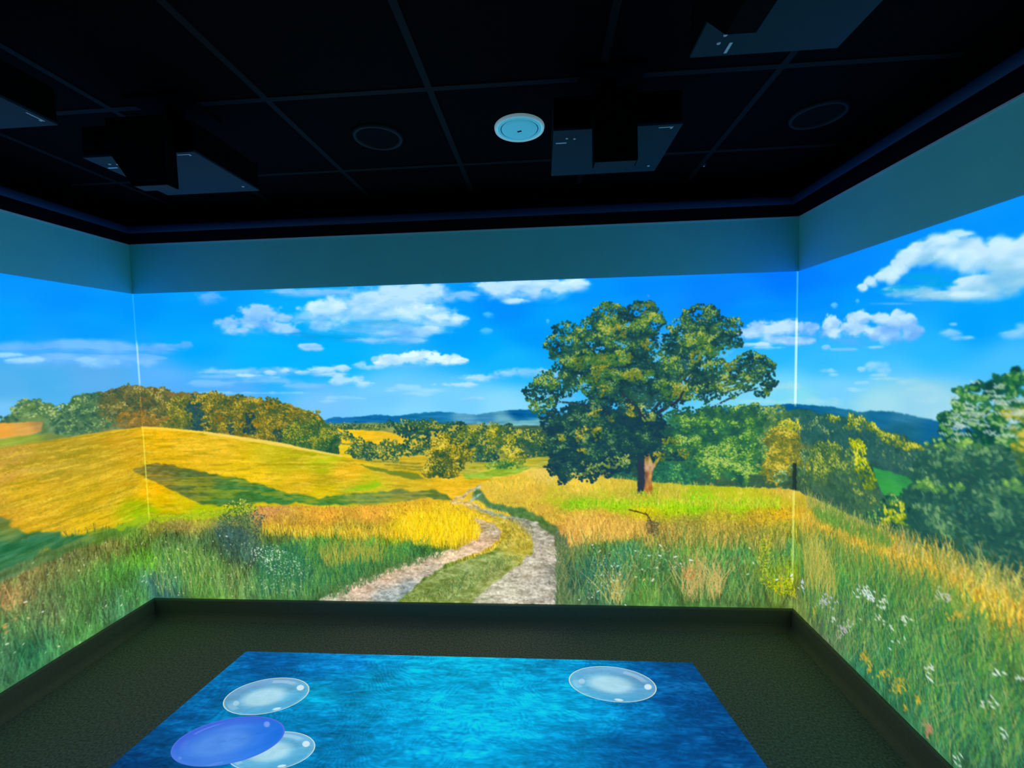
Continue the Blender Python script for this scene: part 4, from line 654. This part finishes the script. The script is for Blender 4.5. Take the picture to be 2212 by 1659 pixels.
def mat(name, color, rough=.8, spec=.3, metal=0, noise=None, bump=None, emit=None):
    m = bpy.data.materials.new(name); m.use_nodes = True; nt = m.node_tree; b = nt.nodes['Principled BSDF']
    b.inputs['Base Color'].default_value = (*color, 1); b.inputs['Roughness'].default_value = rough
    b.inputs['Specular IOR Level'].default_value = spec; b.inputs['Metallic'].default_value = metal
    tc = nt.nodes.new('ShaderNodeTexCoord')
    if noise:
        sc, lo, hi = noise
        n = nt.nodes.new('ShaderNodeTexNoise'); n.inputs['Scale'].default_value = sc; n.inputs['Detail'].default_value = 5; n.inputs['Roughness'].default_value = .6
        r = nt.nodes.new('ShaderNodeValToRGB'); r.color_ramp.elements[0].position = .35; r.color_ramp.elements[1].position = .65
        r.color_ramp.elements[0].color = (*[c*lo for c in color], 1); r.color_ramp.elements[1].color = (*[c*hi for c in color], 1)
        nt.links.new(tc.outputs['Object'], n.inputs['Vector']); nt.links.new(n.outputs['Fac'], r.inputs['Fac']); nt.links.new(r.outputs['Color'], b.inputs['Base Color'])
    if bump:
        sc, st = bump
        n = nt.nodes.new('ShaderNodeTexNoise'); n.inputs['Scale'].default_value = sc; n.inputs['Detail'].default_value = 3
        bp = nt.nodes.new('ShaderNodeBump'); bp.inputs['Strength'].default_value = st; bp.inputs['Distance'].default_value = .002
        nt.links.new(tc.outputs['Object'], n.inputs['Vector']); nt.links.new(n.outputs['Fac'], bp.inputs['Height']); nt.links.new(bp.outputs['Normal'], b.inputs['Normal'])
    return m

def picture_mat(name):
    """projected light: the colour carried by the surface is what the projector throws on it"""
    m = bpy.data.materials.new(name); m.use_nodes = True; nt = m.node_tree; b = nt.nodes['Principled BSDF']
    b.inputs['Base Color'].default_value = (.02, .02, .02, 1); b.inputs['Roughness'].default_value = 1; b.inputs['Specular IOR Level'].default_value = 0
    a = nt.nodes.new('ShaderNodeAttribute'); a.attribute_name = 'picture'
    # channels at the top of the display range are really brighter than white (overexposed in the photograph)
    s1 = nt.nodes.new('ShaderNodeVectorMath'); s1.operation = 'SUBTRACT'; s1.inputs[1].default_value = (.9,)*3
    s2 = nt.nodes.new('ShaderNodeVectorMath'); s2.operation = 'MAXIMUM'; s2.inputs[1].default_value = (0,)*3
    s3 = nt.nodes.new('ShaderNodeVectorMath'); s3.operation = 'MULTIPLY_ADD'; s3.inputs[1].default_value = (8,)*3
    nt.links.new(a.outputs['Color'], s1.inputs[0]); nt.links.new(s1.outputs[0], s2.inputs[0]); nt.links.new(s2.outputs[0], s3.inputs[0]); nt.links.new(a.outputs['Color'], s3.inputs[2])
    nt.links.new(s3.outputs[0], b.inputs['Emission Color']); b.inputs['Emission Strength'].default_value = 1.0
    m.cycles.emission_sampling = 'NONE'
    return m

M = dict(
    wall=mat('painted_wall', (.25, .93, .78), .9, .2, noise=(3, .97, 1.03), bump=(160, .15)),
    bead=mat('wall_edge', (.6, .6, .6), .6),
    ceil=mat('black_ceiling_tile', (.0018, .0024, .003), .95, .05, noise=(40, .8, 1.2), bump=(300, .3)),
    grid=mat('black_ceiling_grid', (.007, .012, .012), .75, .12),
    trim=mat('black_trim', (.0012, .0014, .002), .9, .05),
    trim_sheen=mat('trim_blue_sheen', (.002, .030, .075), .5, .2),  # blue light caught by the trim edge, put into the colour
    fascia=mat('black_fascia', (.003, .003, .004), .9, .1),
    floor=mat('dark_vinyl_floor', (.145, .185, .165), .9, .1, noise=(105, .58, 1.45), bump=(260, .5)),
    base=mat('dark_vinyl_skirting', (.17, .19, .14), .75, .2, noise=(60, .93, 1.07)),
    dark=mat('black_back_wall', (.01, .01, .011), .9, .1, noise=(5, .9, 1.1)),
    body=mat('black_plastic', (.0012, .0013, .0014), .85, .05),
    hood=mat('black_mirror_hood', (.0018, .002, .0016), .85, .05),
    panel=mat('grey_underside_panel', (.004, .034, .042), .7, .2, noise=(12, .95, 1.05)),
    screw=mat('bright_screw', (.55, .7, .7), .35, .5, 0),
    white=mat('white_grille', (.78, .78, .76), .6, .4, noise=(400, .93, 1.05)),
    cover=mat('pale_cover_added_glow', (.3, .8, .85), .6, .3, noise=(300, .95, 1.04)),
    rimwhite=mat('pale_rim_added_glow', (.75, .95, .95), .5, .4),
    slot=mat('dark_slot', (.02, .04, .05), .7),
    ring=mat('black_speaker_ring', (.008, .014, .014), .6, .25),
    cone=mat('black_speaker_cloth', (.004, .005, .006), .95, .1),
    picture=picture_mat('projected_picture'),
)

def link(name, me, m, parent=None, label=None):
    o = bpy.data.objects.new(name, me); COL.objects.link(o)
    if m: me.materials.append(m)
    if parent: o.parent = parent
    if label: o['label'] = label
    return o
def obj(name, bm, m, parent=None, label=None, bevel=0, smooth=False):
    if bevel: bmesh.ops.bevel(bm, geom=bm.edges[:], offset=bevel, segments=2, affect='EDGES', profile=.6)
    me = bpy.data.meshes.new(name); bm.normal_update(); bm.to_mesh(me); bm.free()
    if smooth:
        for p in me.polygons: p.use_smooth = True
    return link(name, me, m, parent, label)
def struct(o): o['kind'] = 'structure'; return o
def thing(name, label, cat, loc=(0, 0, 0), rz=0, group=None):
    o = bpy.data.objects.new(name, None); COL.objects.link(o); o.location = loc; o.rotation_euler = (0, 0, rz); o.empty_display_size = .1
    o['label'] = label; o['category'] = cat
    if group: o['group'] = group
    return o
def box(bm, x0, x1, y0, y1, z0, z1):
    v = [bm.verts.new((x, y, z)) for z in (z0, z1) for x, y in ((x0, y0), (x1, y0), (x1, y1), (x0, y1))]
    for f in ((3, 2, 1, 0), (4, 5, 6, 7), (0, 1, 5, 4), (1, 2, 6, 5), (2, 3, 7, 6), (3, 0, 4, 7)): bm.faces.new([v[i] for i in f])
def boxo(name, dims, m, parent=None, label=None, bevel=0):
    bm = bmesh.new(); box(bm, *dims); return obj(name, bm, m, parent, label, bevel)
def prism(bm, poly, axis_pts):
    """sweep a closed profile; axis_pts = list of functions mapping profile point to 3-D"""
    rings = [[bm.verts.new(f(p)) for p in poly] for f in axis_pts]; n = len(poly)
    for a, b in zip(rings, rings[1:]):
        for i in range(n): bm.faces.new((a[i], a[(i + 1) % n], b[(i + 1) % n], b[i]))
    bm.faces.new(rings[0][::-1]); bm.faces.new(rings[-1]); bmesh.ops.recalc_face_normals(bm, faces=bm.faces[:])
def lathe(bm, prof, n=64, loc=(0, 0, 0)):
    rings = []
    for r, z in prof:
        rings.append([bm.verts.new((loc[0] + r*math.cos(2*math.pi*i/n), loc[1] + r*math.sin(2*math.pi*i/n), loc[2] + z)) for i in range(n)] if r > 1e-6 else [bm.verts.new((loc[0], loc[1], loc[2] + z))])
    for a, b in zip(rings, rings[1:]):
        for i in range(n):
            j = (i + 1) % n
            if len(a) == 1: bm.faces.new((a[0], b[j], b[i]))
            elif len(b) == 1: bm.faces.new((a[i], a[j], b[0]))
            else: bm.faces.new((a[i], a[j], b[j], b[i]))
    bmesh.ops.recalc_face_normals(bm, faces=bm.faces[:])

_b = M['cover'].node_tree.nodes['Principled BSDF']; _b.inputs['Emission Color'].default_value = (.02, .17, .22, 1); _b.inputs['Emission Strength'].default_value = 1  # added glow: lifts the disc above what the room light gives it
_b = M['rimwhite'].node_tree.nodes['Principled BSDF']; _b.inputs['Emission Color'].default_value = (.09, .17, .18, 1); _b.inputs['Emission Strength'].default_value = 1  # the rim gets added glow as well

# ------------------------------------------------------------------ room shell
T = .12
struct(boxo('floor', (XL - T, XR + T, YB - T, T, -.1, 0), M['floor']))
struct(boxo('ceiling', (XL - T, XR + T, YB - T, T, ZC, ZC + .1), M['ceil']))
struct(boxo('wall_far', (XL - T, XR + T, 0, T, 0, ZC), M['wall']))
struct(boxo('wall_left', (XL - T, XL, YB, 0, 0, ZC), M['wall']))
struct(boxo('wall_right', (XR, XR + T, YB, 0, 0, ZC), M['wall']))
struct(boxo('wall_back', (XL - T, XR + T, YB - T, YB, 0, ZC), M['dark']))

# T-bars of the suspended ceiling
bm = bmesh.new(); gw = .012
xs = [GX + i*TILE for i in range(-2, 5) if XL < GX + i*TILE < XR]; ys = [GY - i*TILE for i in range(0, 6) if YB < GY - i*TILE < -.05]
for x in xs: box(bm, x - gw, x + gw, YB, -.02, ZC - .004, ZC)
for y in ys:
    e = [XL + .02] + xs + [XR - .02]
    for a, b in zip(e, e[1:]): box(bm, a + gw, b - gw, y - gw, y + gw, ZC - .004, ZC)
struct(obj('trim_1', bm, M['grid']))['label'] = 'black ceiling grid bars'

def run3(prof, inset_fn=None):
    """sweep a wall profile (distance from wall, height) round the far corner pair: left, far and right runs with mitres"""
    L = lambda y: (lambda p: (XL + p[0], y if y < -.01 else -p[0], p[1]))
    F = lambda x: (lambda p: (x + (p[0] if x < 0 else -p[0]), -p[0], p[1]))
    R = lambda y: (lambda p: (XR - p[0], y if y < -.01 else -p[0], p[1]))
    out = []
    for fs in ((L(YB), L(0)), (F(XL), F(XR)), (R(YB), R(0))):
        b = bmesh.new(); prism(b, prof, fs); out.append(b)
    return out
R_ = .078; cz = ZW + .084
prof = [(0, ZW + .002)] + [(R_*math.sin(t), cz - (cz - ZW - .002)*math.cos(t)) for t in [i*math.pi/2/14 for i in range(1, 15)]] + [(R_, cz + .004), (R_ - .006, cz + .010), (.012, cz + .014), (.012, ZC), (0, ZC)]
for n, b in enumerate(run3(prof)): struct(obj('trim_%d' % (n + 2), b, M['trim']))
sheen_prof = [(R_*math.sin(t), cz - (cz - ZW - .002)*math.cos(t)) for t in [math.radians(x) for x in (62, 66, 70, 74, 78, 82, 86, 90)]]  # thin strip that draws the highlight along the trim edge
sheen_prof = [(x + .003*math.sin(math.pi*i/7)**.5, z) for i, (x, z) in enumerate(sheen_prof)] + [(R_ - .001, cz + .004), (R_ - .012, cz)]
for n, b in enumerate(run3(sheen_prof)): struct(obj('trim_%d' % (n + 8), b, M['trim_sheen']))
bead = [(0, ZW - .004), (.004, ZW - .004), (.005, ZW + .0015), (0, ZW + .0015)]
for n, b in enumerate(run3(bead)): struct(obj('trim_%d' % (n + 5), b, M['bead']))
sk = [(0, 0), (.045, 0), (.036, .003), (.026, .010), (.019, .022), (.016, .036), (.015, .112), (.011, .118), (0, ZB - .001)]
for nme, b in zip(('baseboard_left', 'baseboard_far', 'baseboard_right'), run3(sk)): struct(obj(nme, b, M['base']))

# ------------------------------------------------------------------ pictures
def picture_parts(K, root, rows, cols, P, parts, flip=False):
    """cut the painted sheet into one flat mesh per picture element"""
    img = K.img[np.ix_(rows, cols)]; lab = K.lab[np.ix_(rows, cols)]; h, w = lab.shape
    lab = lab[:-1, :-1]; comp, nc = components(lab)
    if nc > 1:
        lab, comp = clean_labels(lab, 500)
    lab0 = lab; lab = comp; idx = np.arange(h*w).reshape(h, w)
    q = np.stack([idx[:-1, :-1], idx[1:, :-1], idx[1:, 1:], idx[:-1, 1:]], -1).reshape(-1, 4); lf = lab.reshape(-1)
    if flip: q = q[:, ::-1]
    co = P.reshape(-1, 3).astype(np.float32); rgb = (np.concatenate([img, np.full((h, w, 1), 255, np.float32)], -1)/255).reshape(-1, 4).astype(np.float32)
    l0 = lab0.reshape(-1)
    for l in np.unique(lf):
        f = q[lf == l]; used, inv = np.unique(f.reshape(-1), return_inverse=True)
        name, label = parts(int(l0[np.argmax(lf == l)]))
        me = bpy.data.meshes.new(name); me.vertices.add(len(used)); me.vertices.foreach_set('co', co[used].reshape(-1))
        n = len(f); me.loops.add(n*4); me.loops.foreach_set('vertex_index', inv.astype(np.int32).reshape(-1))
        me.polygons.add(n); me.polygons.foreach_set('loop_start', np.arange(0, n*4, 4, dtype=np.int32))
        me.update(calc_edges=True)
        ca = me.color_attributes.new('picture', 'BYTE_COLOR', 'POINT'); ca.data.foreach_set('color_srgb', rgb[used].reshape(-1))
        link(name, me, M['picture'], root, label)

K, _n = paint_landscape()
rows = np.unique(np.concatenate([np.arange(0, NR), [NR - 1]])); zz = np.linspace(ZP, ZB + .0005, len(rows))
GAP = .0015
def part_name(l):
    if l >= CLOUD0: return ('cloud_image', None)
    return PARTS[l]
# far wall
root = thing('landscape_projection', 'centre picture on the far wall showing the big oak tree and winding dirt track', 'projected picture', (0, -GAP, 1.07))
cols = np.arange(CL, CR); xx = np.linspace(XL + GAP, XR - GAP, len(cols))
P = np.stack(np.broadcast_arrays(xx[None, :], np.float64(0), (zz - 1.07)[:, None]), -1)
picture_parts(K, root, rows, cols, P, part_name)
def side_columns():
    d = [i for i in range(0, int(1.22/D))]; d += list(range(int(1.22/D), CL - 1, 3)); k = [min(i, CL - 1) for i in d]
    m = list(range(CL - 1, int((SIDE_END - 2*SIDE)/D) if SIDE_END < 2*SIDE else 0, -6))
    dep = [i*D for i in d] + [(2*CL - 1 - i)*D for i in m[1:]]
    return np.array(k + m[1:]), np.array(dep)
kk, dep = side_columns()
root = thing('landscape_projection', 'left wall picture showing the golden hillside and copse', 'projected picture', (XL + GAP, -1.0, 1.07))
P = np.stack(np.broadcast_arrays(np.float64(0), (1.0 - GAP - dep)[None, :], (zz - 1.07)[:, None]), -1)
picture_parts(K, root, rows, CL - 1 - kk, P, part_name, True)
root = thing('landscape_projection', 'right wall picture showing the dark leafy tree and flowery slope', 'projected picture', (XR - GAP, -1.0, 1.07))
picture_parts(K, root, rows, np.minimum(CR + kk, NC - 1), P, part_name)

# floor picture with four bubbles drawn in it
WT = paint_water(); NFR = 440
fy = np.linspace(FLY0, FLY1, NFR); xl, xr = floor_edge(fy); NFC = 880; tt = np.linspace(0, 1, NFC)
FX = xl[:, None]*(1 - tt) + xr[:, None]*tt; FY = np.broadcast_to(fy[:, None], FX.shape)
ci = np.clip(((FX - WT.x0)/DF).astype(int), 0, WT.w - 1); ri = np.clip(((FLY0 - FY)/DF).astype(int), 0, WT.h - 1)
class Sheet: pass
S_ = Sheet(); S_.img = WT.img[ri, ci]; S_.lab = np.full(S_.img.shape[:2], 1, np.int16)
FZ = .0012
froot = thing('floor_projection', 'bright blue rippling water picture on the dark floor, with bubbles', 'projected picture', (-.38, -1.0, FZ))
P = np.stack([FX + .38, FY + 1.0, np.zeros_like(FX)], -1)
picture_parts(S_, froot, np.arange(NFR), np.arange(NFC), P, lambda l: ('water_image', 'blue water with fine ripples'), False)

def bubble(cx, cy, a, b, t, kind, z, label):
    """a flat drawn bubble: body with soft pale heart, rim line and gloss marks, as coloured rings on the floor"""
    nr, na = 70, 200
    th = np.linspace(0, 2*math.pi, na, endpoint=False); rr = np.linspace(0, 1, nr)
    X = rr[:, None]*np.cos(th); Y = rr[:, None]*np.sin(th)
    ct, st = math.cos(math.radians(t)), math.sin(math.radians(t))
    px = cx + a*X*ct - b*Y*st; py = cy + a*X*st + b*Y*ct
    P = on_z(px, py, 0.0)
    ang = np.broadcast_to(th, X.shape); R = np.broadcast_to(rr[:, None], X.shape)
    n = fbm(nr, na, 40, 20, int(cx), 3)
    if kind == 'clear':
        ux, uy = (P[..., 0] - WT.x0)/DF, (FLY0 - P[..., 1])/DF; back = WT.img[np.clip(uy, 0, WT.h - 1).astype(int), np.clip(ux, 0, WT.w - 1).astype(int)]
        C = back*.42 + np.array([165, 205, 232])*.58
        heart = sstep(.68, .34, np.hypot(X*1.0 + .05, Y*1.05 - .02)); C = C*(1 - heart[..., None]*.8) + np.array([182, 226, 238])*heart[..., None]*.8
        lo = sstep(.2, .95, R)*sstep(-.1, .9, Y*.8 + X*.35)*(R < .9); C = C*(1 - .55*lo[..., None]) + np.array([60, 165, 210])*.55*lo[..., None]
        vi = sstep(.5, .95, R)*sstep(.1, .9, -Y); C = C*(1 - .35*vi[..., None]) + np.array([150, 180, 232])*.35*vi[..., None]
        marks = ((.80, -.10, .085, .16, 1.0), (-.70, .05, .07, .15, .55), (.18, .85, .10, .07, .95)); rim = np.array([205, 225, 205]); mk = np.array([205, 232, 242])
    else:
        C = np.broadcast_to(np.array([66, 128, 228], float), X.shape + (3,)).copy()
        dk = sstep(-.2, .9, X*.8 + Y*.25); C = C*(1 - .75*dk[..., None]) + np.array([18, 110, 225])*.75*dk[..., None]
        up = sstep(.55, .98, R)*sstep(-.1, .8, -Y*.9 - X*.2); C = C*(1 - .6*up[..., None]) + np.array([62, 90, 225])*.6*up[..., None]
        heart = sstep(.75, .4, np.hypot((X + .08)*1.15, (Y - .02)*1.25)); C = C*(1 - heart[..., None]*.7) + np.array([82, 145, 232])*heart[..., None]*.7
        marks = ((.72, -.36, .05, .13, .9), (-.86, .25, .03, .08, .4), (-.3, .86, .16, .05, .3)); rim = np.array([88, 110, 225]); mk = np.array([120, 160, 245])
    C += ((n - .5)*14)[..., None]
    # crescent gloss bands following the rim
    g = (sstep(.80, .83, R)*sstep(.92, .89, R))*sstep(-1.15, -1.05, ang - 2*math.pi)*0
    for a0, a1, r0, r1, s in (((4.95, 5.95, .70, .88, .38), (3.6, 4.7, .62, .66, .25), (2.6, 3.3, .74, .93, .30)) if kind == 'clear' else ((4.0, 4.8, .80, .88, .45), (4.9, 5.6, .9, .94, .3), (3.2, 3.9, .72, .86, .14))):
        w = sstep(a0, a0 + .06, ang)*sstep(a1, a1 - .3, ang)*sstep(r0, r0 + .03, R)*sstep(r1, r1 - .03, R)*s
        C = C*(1 - w[..., None]) + mk*w[..., None]
    for mx, my, rx, ry, s in marks:
        w = sstep(1.15, .85, np.hypot((X - mx)/rx, (Y - my)/ry))*s; C = C*(1 - w[..., None]) + mk*w[..., None]
    w = sstep(.965, .985, R); C = C*(1 - w[..., None]) + rim*w[..., None]
    C = np.clip(C, 0, 255)
    co = [(P[0, 0, 0] + .38, P[0, 0, 1] + 1.0, z)]; col = [C[0, 0]]
    for i in range(1, nr):
        for j in range(na): co.append((P[i, j, 0] + .38, P[i, j, 1] + 1.0, z)); col.append(C[i, j])
    f = [(0, 1 + (j + 1) % na, 1 + j) for j in range(na)]
    for i in range(1, nr - 1):
        A_, B_ = 1 + (i - 1)*na, 1 + i*na
        for j in range(na): f.append((A_ + j, A_ + (j + 1) % na, B_ + (j + 1) % na, B_ + j))
    me = bpy.data.meshes.new('bubble_image'); me.from_pydata(co, [], f); me.update()
    bm = bmesh.new(); bm.from_mesh(me); bmesh.ops.recalc_face_normals(bm, faces=bm.faces[:])
    bm.faces.ensure_lookup_table()
    if bm.faces[0].normal.z < 0: bmesh.ops.reverse_faces(bm, faces=bm.faces[:])
    bm.to_mesh(me); bm.free()
    ca = me.color_attributes.new('picture', 'BYTE_COLOR', 'POINT')
    arr = np.concatenate([np.array(col)/255, np.ones((len(col), 1))], 1).astype(np.float32); ca.data.foreach_set('color_srgb', arr.reshape(-1))
    link('bubble_image', me, M['picture'], froot, label)
bubble(575, 1505, 95, 36.5, -11.4, 'clear', .0008, 'pale clear bubble, the farthest of the three on the left')
bubble(586, 1624, 96, 41, -9, 'clear', .0008, 'pale clear bubble half hidden by the violet one')
bubble(492, 1603, 126, 48, -12.9, 'violet', .0016, 'large violet blue bubble')
bubble(1323.5, 1479, 95.5, 37.5, 7.1, 'clear', .0008, 'pale clear bubble on the right')

# ------------------------------------------------------------------ ceiling things
def make_projector(label, loc, rz, hood_x, deep=False):
    """local frame: +y throws towards the wall; origin on the ceiling"""
    t = thing('projector', label, 'projector', loc, rz, 'ultra short throw projectors under the ceiling')
    hz = lambda z: z - ZC
    bm = bmesh.new(); box(bm, -.2, .2, -.17, .17, hz(2.308), hz(2.405)); obj('housing', bm, M['body'], t, 'black housing', .008)
    bm = bmesh.new(); box(bm, -.2, .2, -.17, .17, hz(2.300), hz(2.308)); obj('underside_panel', bm, M['panel'], t, 'grey underside panel', .0015)
    x0, x1, x2 = hood_x
    bm = bmesh.new(); zt, zb = hz(2.40), hz(2.18)
    if deep: zt, zb = hz(2.2995), hz(2.15)
    for ya, yb in (((-.205, -.152) if deep else (-.216, -.171)),):
        prism(bm, [(x0, zt), (x2, zt), (x2 + .002, zb), (x1, zb)] if deep else [(x0, zt), (x2, zt), (x2 + .002, zb), (x1, zb), (x0, hz(2.30))], [lambda p: (p[0], ya, p[1]), lambda p: (p[0], yb, p[1])])
    h = obj('mirror_hood', bm, M['hood'], t, 'black hanging mirror hood')
    bm = bmesh.new(); box(bm, x1 + .004, x2 - .002, -.213, -.174, zb - .002, zb - .0002)
    if deep: bm.free()
    else: obj('hood_base', bm, M['panel'], h, 'grey base of the hood')
    bm = bmesh.new(); box(bm, -.11, .11, -.10, .10, -.012, -.0005); obj('ceiling_plate', bm, M['body'], t, None, .003)
    bm = bmesh.new(); lathe(bm, [(0, -.012), (.03, -.012), (.03, hz(2.406)), (0, hz(2.406))], 32); obj('mounting_pole', bm, M['body'], t)
    zs = hz(2.300)
    for x, y, r in ((-.155, -.12, .0045), (-.13, -.115, .0045), (.165, .12, .005), (.17, -.15, .004)):
        bm = bmesh.new(); lathe(bm, [(0, zs - .002), (r*.7, zs - .002), (r, zs - .001), (r, zs)], 16, (x, y, 0)); obj('screw', bm, M['screw'], t, 'small shiny screw')
    bm = bmesh.new(); box(bm, -.19, -.155, -.095, -.088, zs - .001, zs - .0001); obj('catch', bm, M['screw'], t, 'pale slim catch')
    bm = bmesh.new(); box(bm, .13, .175, -.158, -.154, zs - .001, zs - .0001); obj('catch', bm, M['screw'], t, 'pale slim catch')
    return t
make_projector('black projector right of the round pale blue disc, aimed at the far wall', (.331, -.917, ZC), 0, (-.08, -.08, .05))
make_projector('black projector above the left end of the far wall', (-1.27, -.917, ZC), 0, (-.062, .018, .138))
make_projector('black projector at the top right, turned to the right wall', (.62, -1.59, ZC), -math.pi/2, (-.06, .09, .2), True)
make_projector('black projector at the left edge of the picture, turned to the left wall', (-1.498, -1.48, ZC), math.pi/2, (-.19, -.11, -.01))

def speaker(name, label, loc, white, group=None):
    t = thing(name, label, 'ceiling light' if white else 'speaker', loc, 0, group); r = .103
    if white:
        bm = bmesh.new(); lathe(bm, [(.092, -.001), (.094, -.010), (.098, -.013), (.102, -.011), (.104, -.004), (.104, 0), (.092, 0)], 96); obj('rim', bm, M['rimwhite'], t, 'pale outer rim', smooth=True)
        bm = bmesh.new(); lathe(bm, [(0, -.0165), (.03, -.0162), (.060, -.0145), (.0735, -.0115), (.0755, -.0085), (.078, -.0085), (.080, -.0115), (.088, -.011), (.0918, -.009), (.0918, -.0005), (0, -.0005)], 96); obj('cover', bm, M['cover'], t, 'domed pale blue cover', smooth=True)
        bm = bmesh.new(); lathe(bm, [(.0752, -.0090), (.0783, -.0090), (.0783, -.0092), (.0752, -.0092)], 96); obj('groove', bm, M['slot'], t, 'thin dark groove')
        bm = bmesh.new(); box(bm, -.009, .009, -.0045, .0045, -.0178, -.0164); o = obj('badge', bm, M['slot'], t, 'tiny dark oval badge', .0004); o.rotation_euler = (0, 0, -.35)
    else:
        bm = bmesh.new(); lathe(bm, [(.086, -.001), (.088, -.009), (.094, -.014), (.101, -.011), (.104, -.004), (.104, 0), (.086, 0)], 96); obj('rim', bm, M['ring'], t, smooth=True)
        bm = bmesh.new(); lathe(bm, [(0, -.004), (.0855, -.004), (.0855, -.0005), (0, -.0005)], 96); obj('grille', bm, M['cone'], t)
    return t
speaker('ceiling_disc', 'round pale blue disc with added glow in the dark ceiling', (.006, -.648, ZC), True)  # disc of unknown kind, not known to be a lamp; glow is added
speaker('ceiling_speaker', 'faint black ring speaker left of the round pale blue disc', (GX + .5*TILE, GY - .5*TILE, ZC), False)
speaker('ceiling_speaker', 'faint black ring speaker near the right wall', (GX + 3.52*TILE, GY - .46*TILE, ZC), False)
t = thing('ceiling_sensor', 'tiny dark ceiling sensor with a pale glint near the far right of the ceiling', 'sensor', (.915, -.205, ZC))
bm = bmesh.new(); lathe(bm, [(0, -.012), (.006, -.012), (.012, -.006), (.014, 0), (0, 0)], 24); obj('sensor_body', bm, M['ring'], t, smooth=True)
bm = bmesh.new(); lathe(bm, [(0, -.016), (.004, -.015), (.005, -.0121), (0, -.0121)], 16); obj('lens', bm, M['screw'], t, 'pale lens', smooth=True)

# ------------------------------------------------------------------ camera and view
cd = bpy.data.cameras.new('camera'); cam = bpy.data.objects.new('camera', cd); COL.objects.link(cam)
cd.sensor_fit = 'HORIZONTAL'; cd.sensor_width = 36; cd.lens = 36*F_PX/2212; cd.clip_start = .02; cd.shift_y = 0
R = Matrix(((AR[0], AU[0], -AF[0]), (AR[1], AU[1], -AF[1]), (AR[2], AU[2], -AF[2]))).to_4x4(); R.translation = Vector(CAM); cam.matrix_world = R
SC.camera = cam
w = bpy.data.worlds.new('dark'); w.use_nodes = True; w.node_tree.nodes['Background'].inputs[0].default_value = (0, 0, 0, 1); SC.world = w
vs = SC.view_settings; vs.view_transform = 'Standard'; vs.look = 'None'; vs.exposure = 0; vs.gamma = 1; vs.use_curve_mapping = False
SC.cycles.max_bounces = 8; SC.cycles.diffuse_bounces = 6
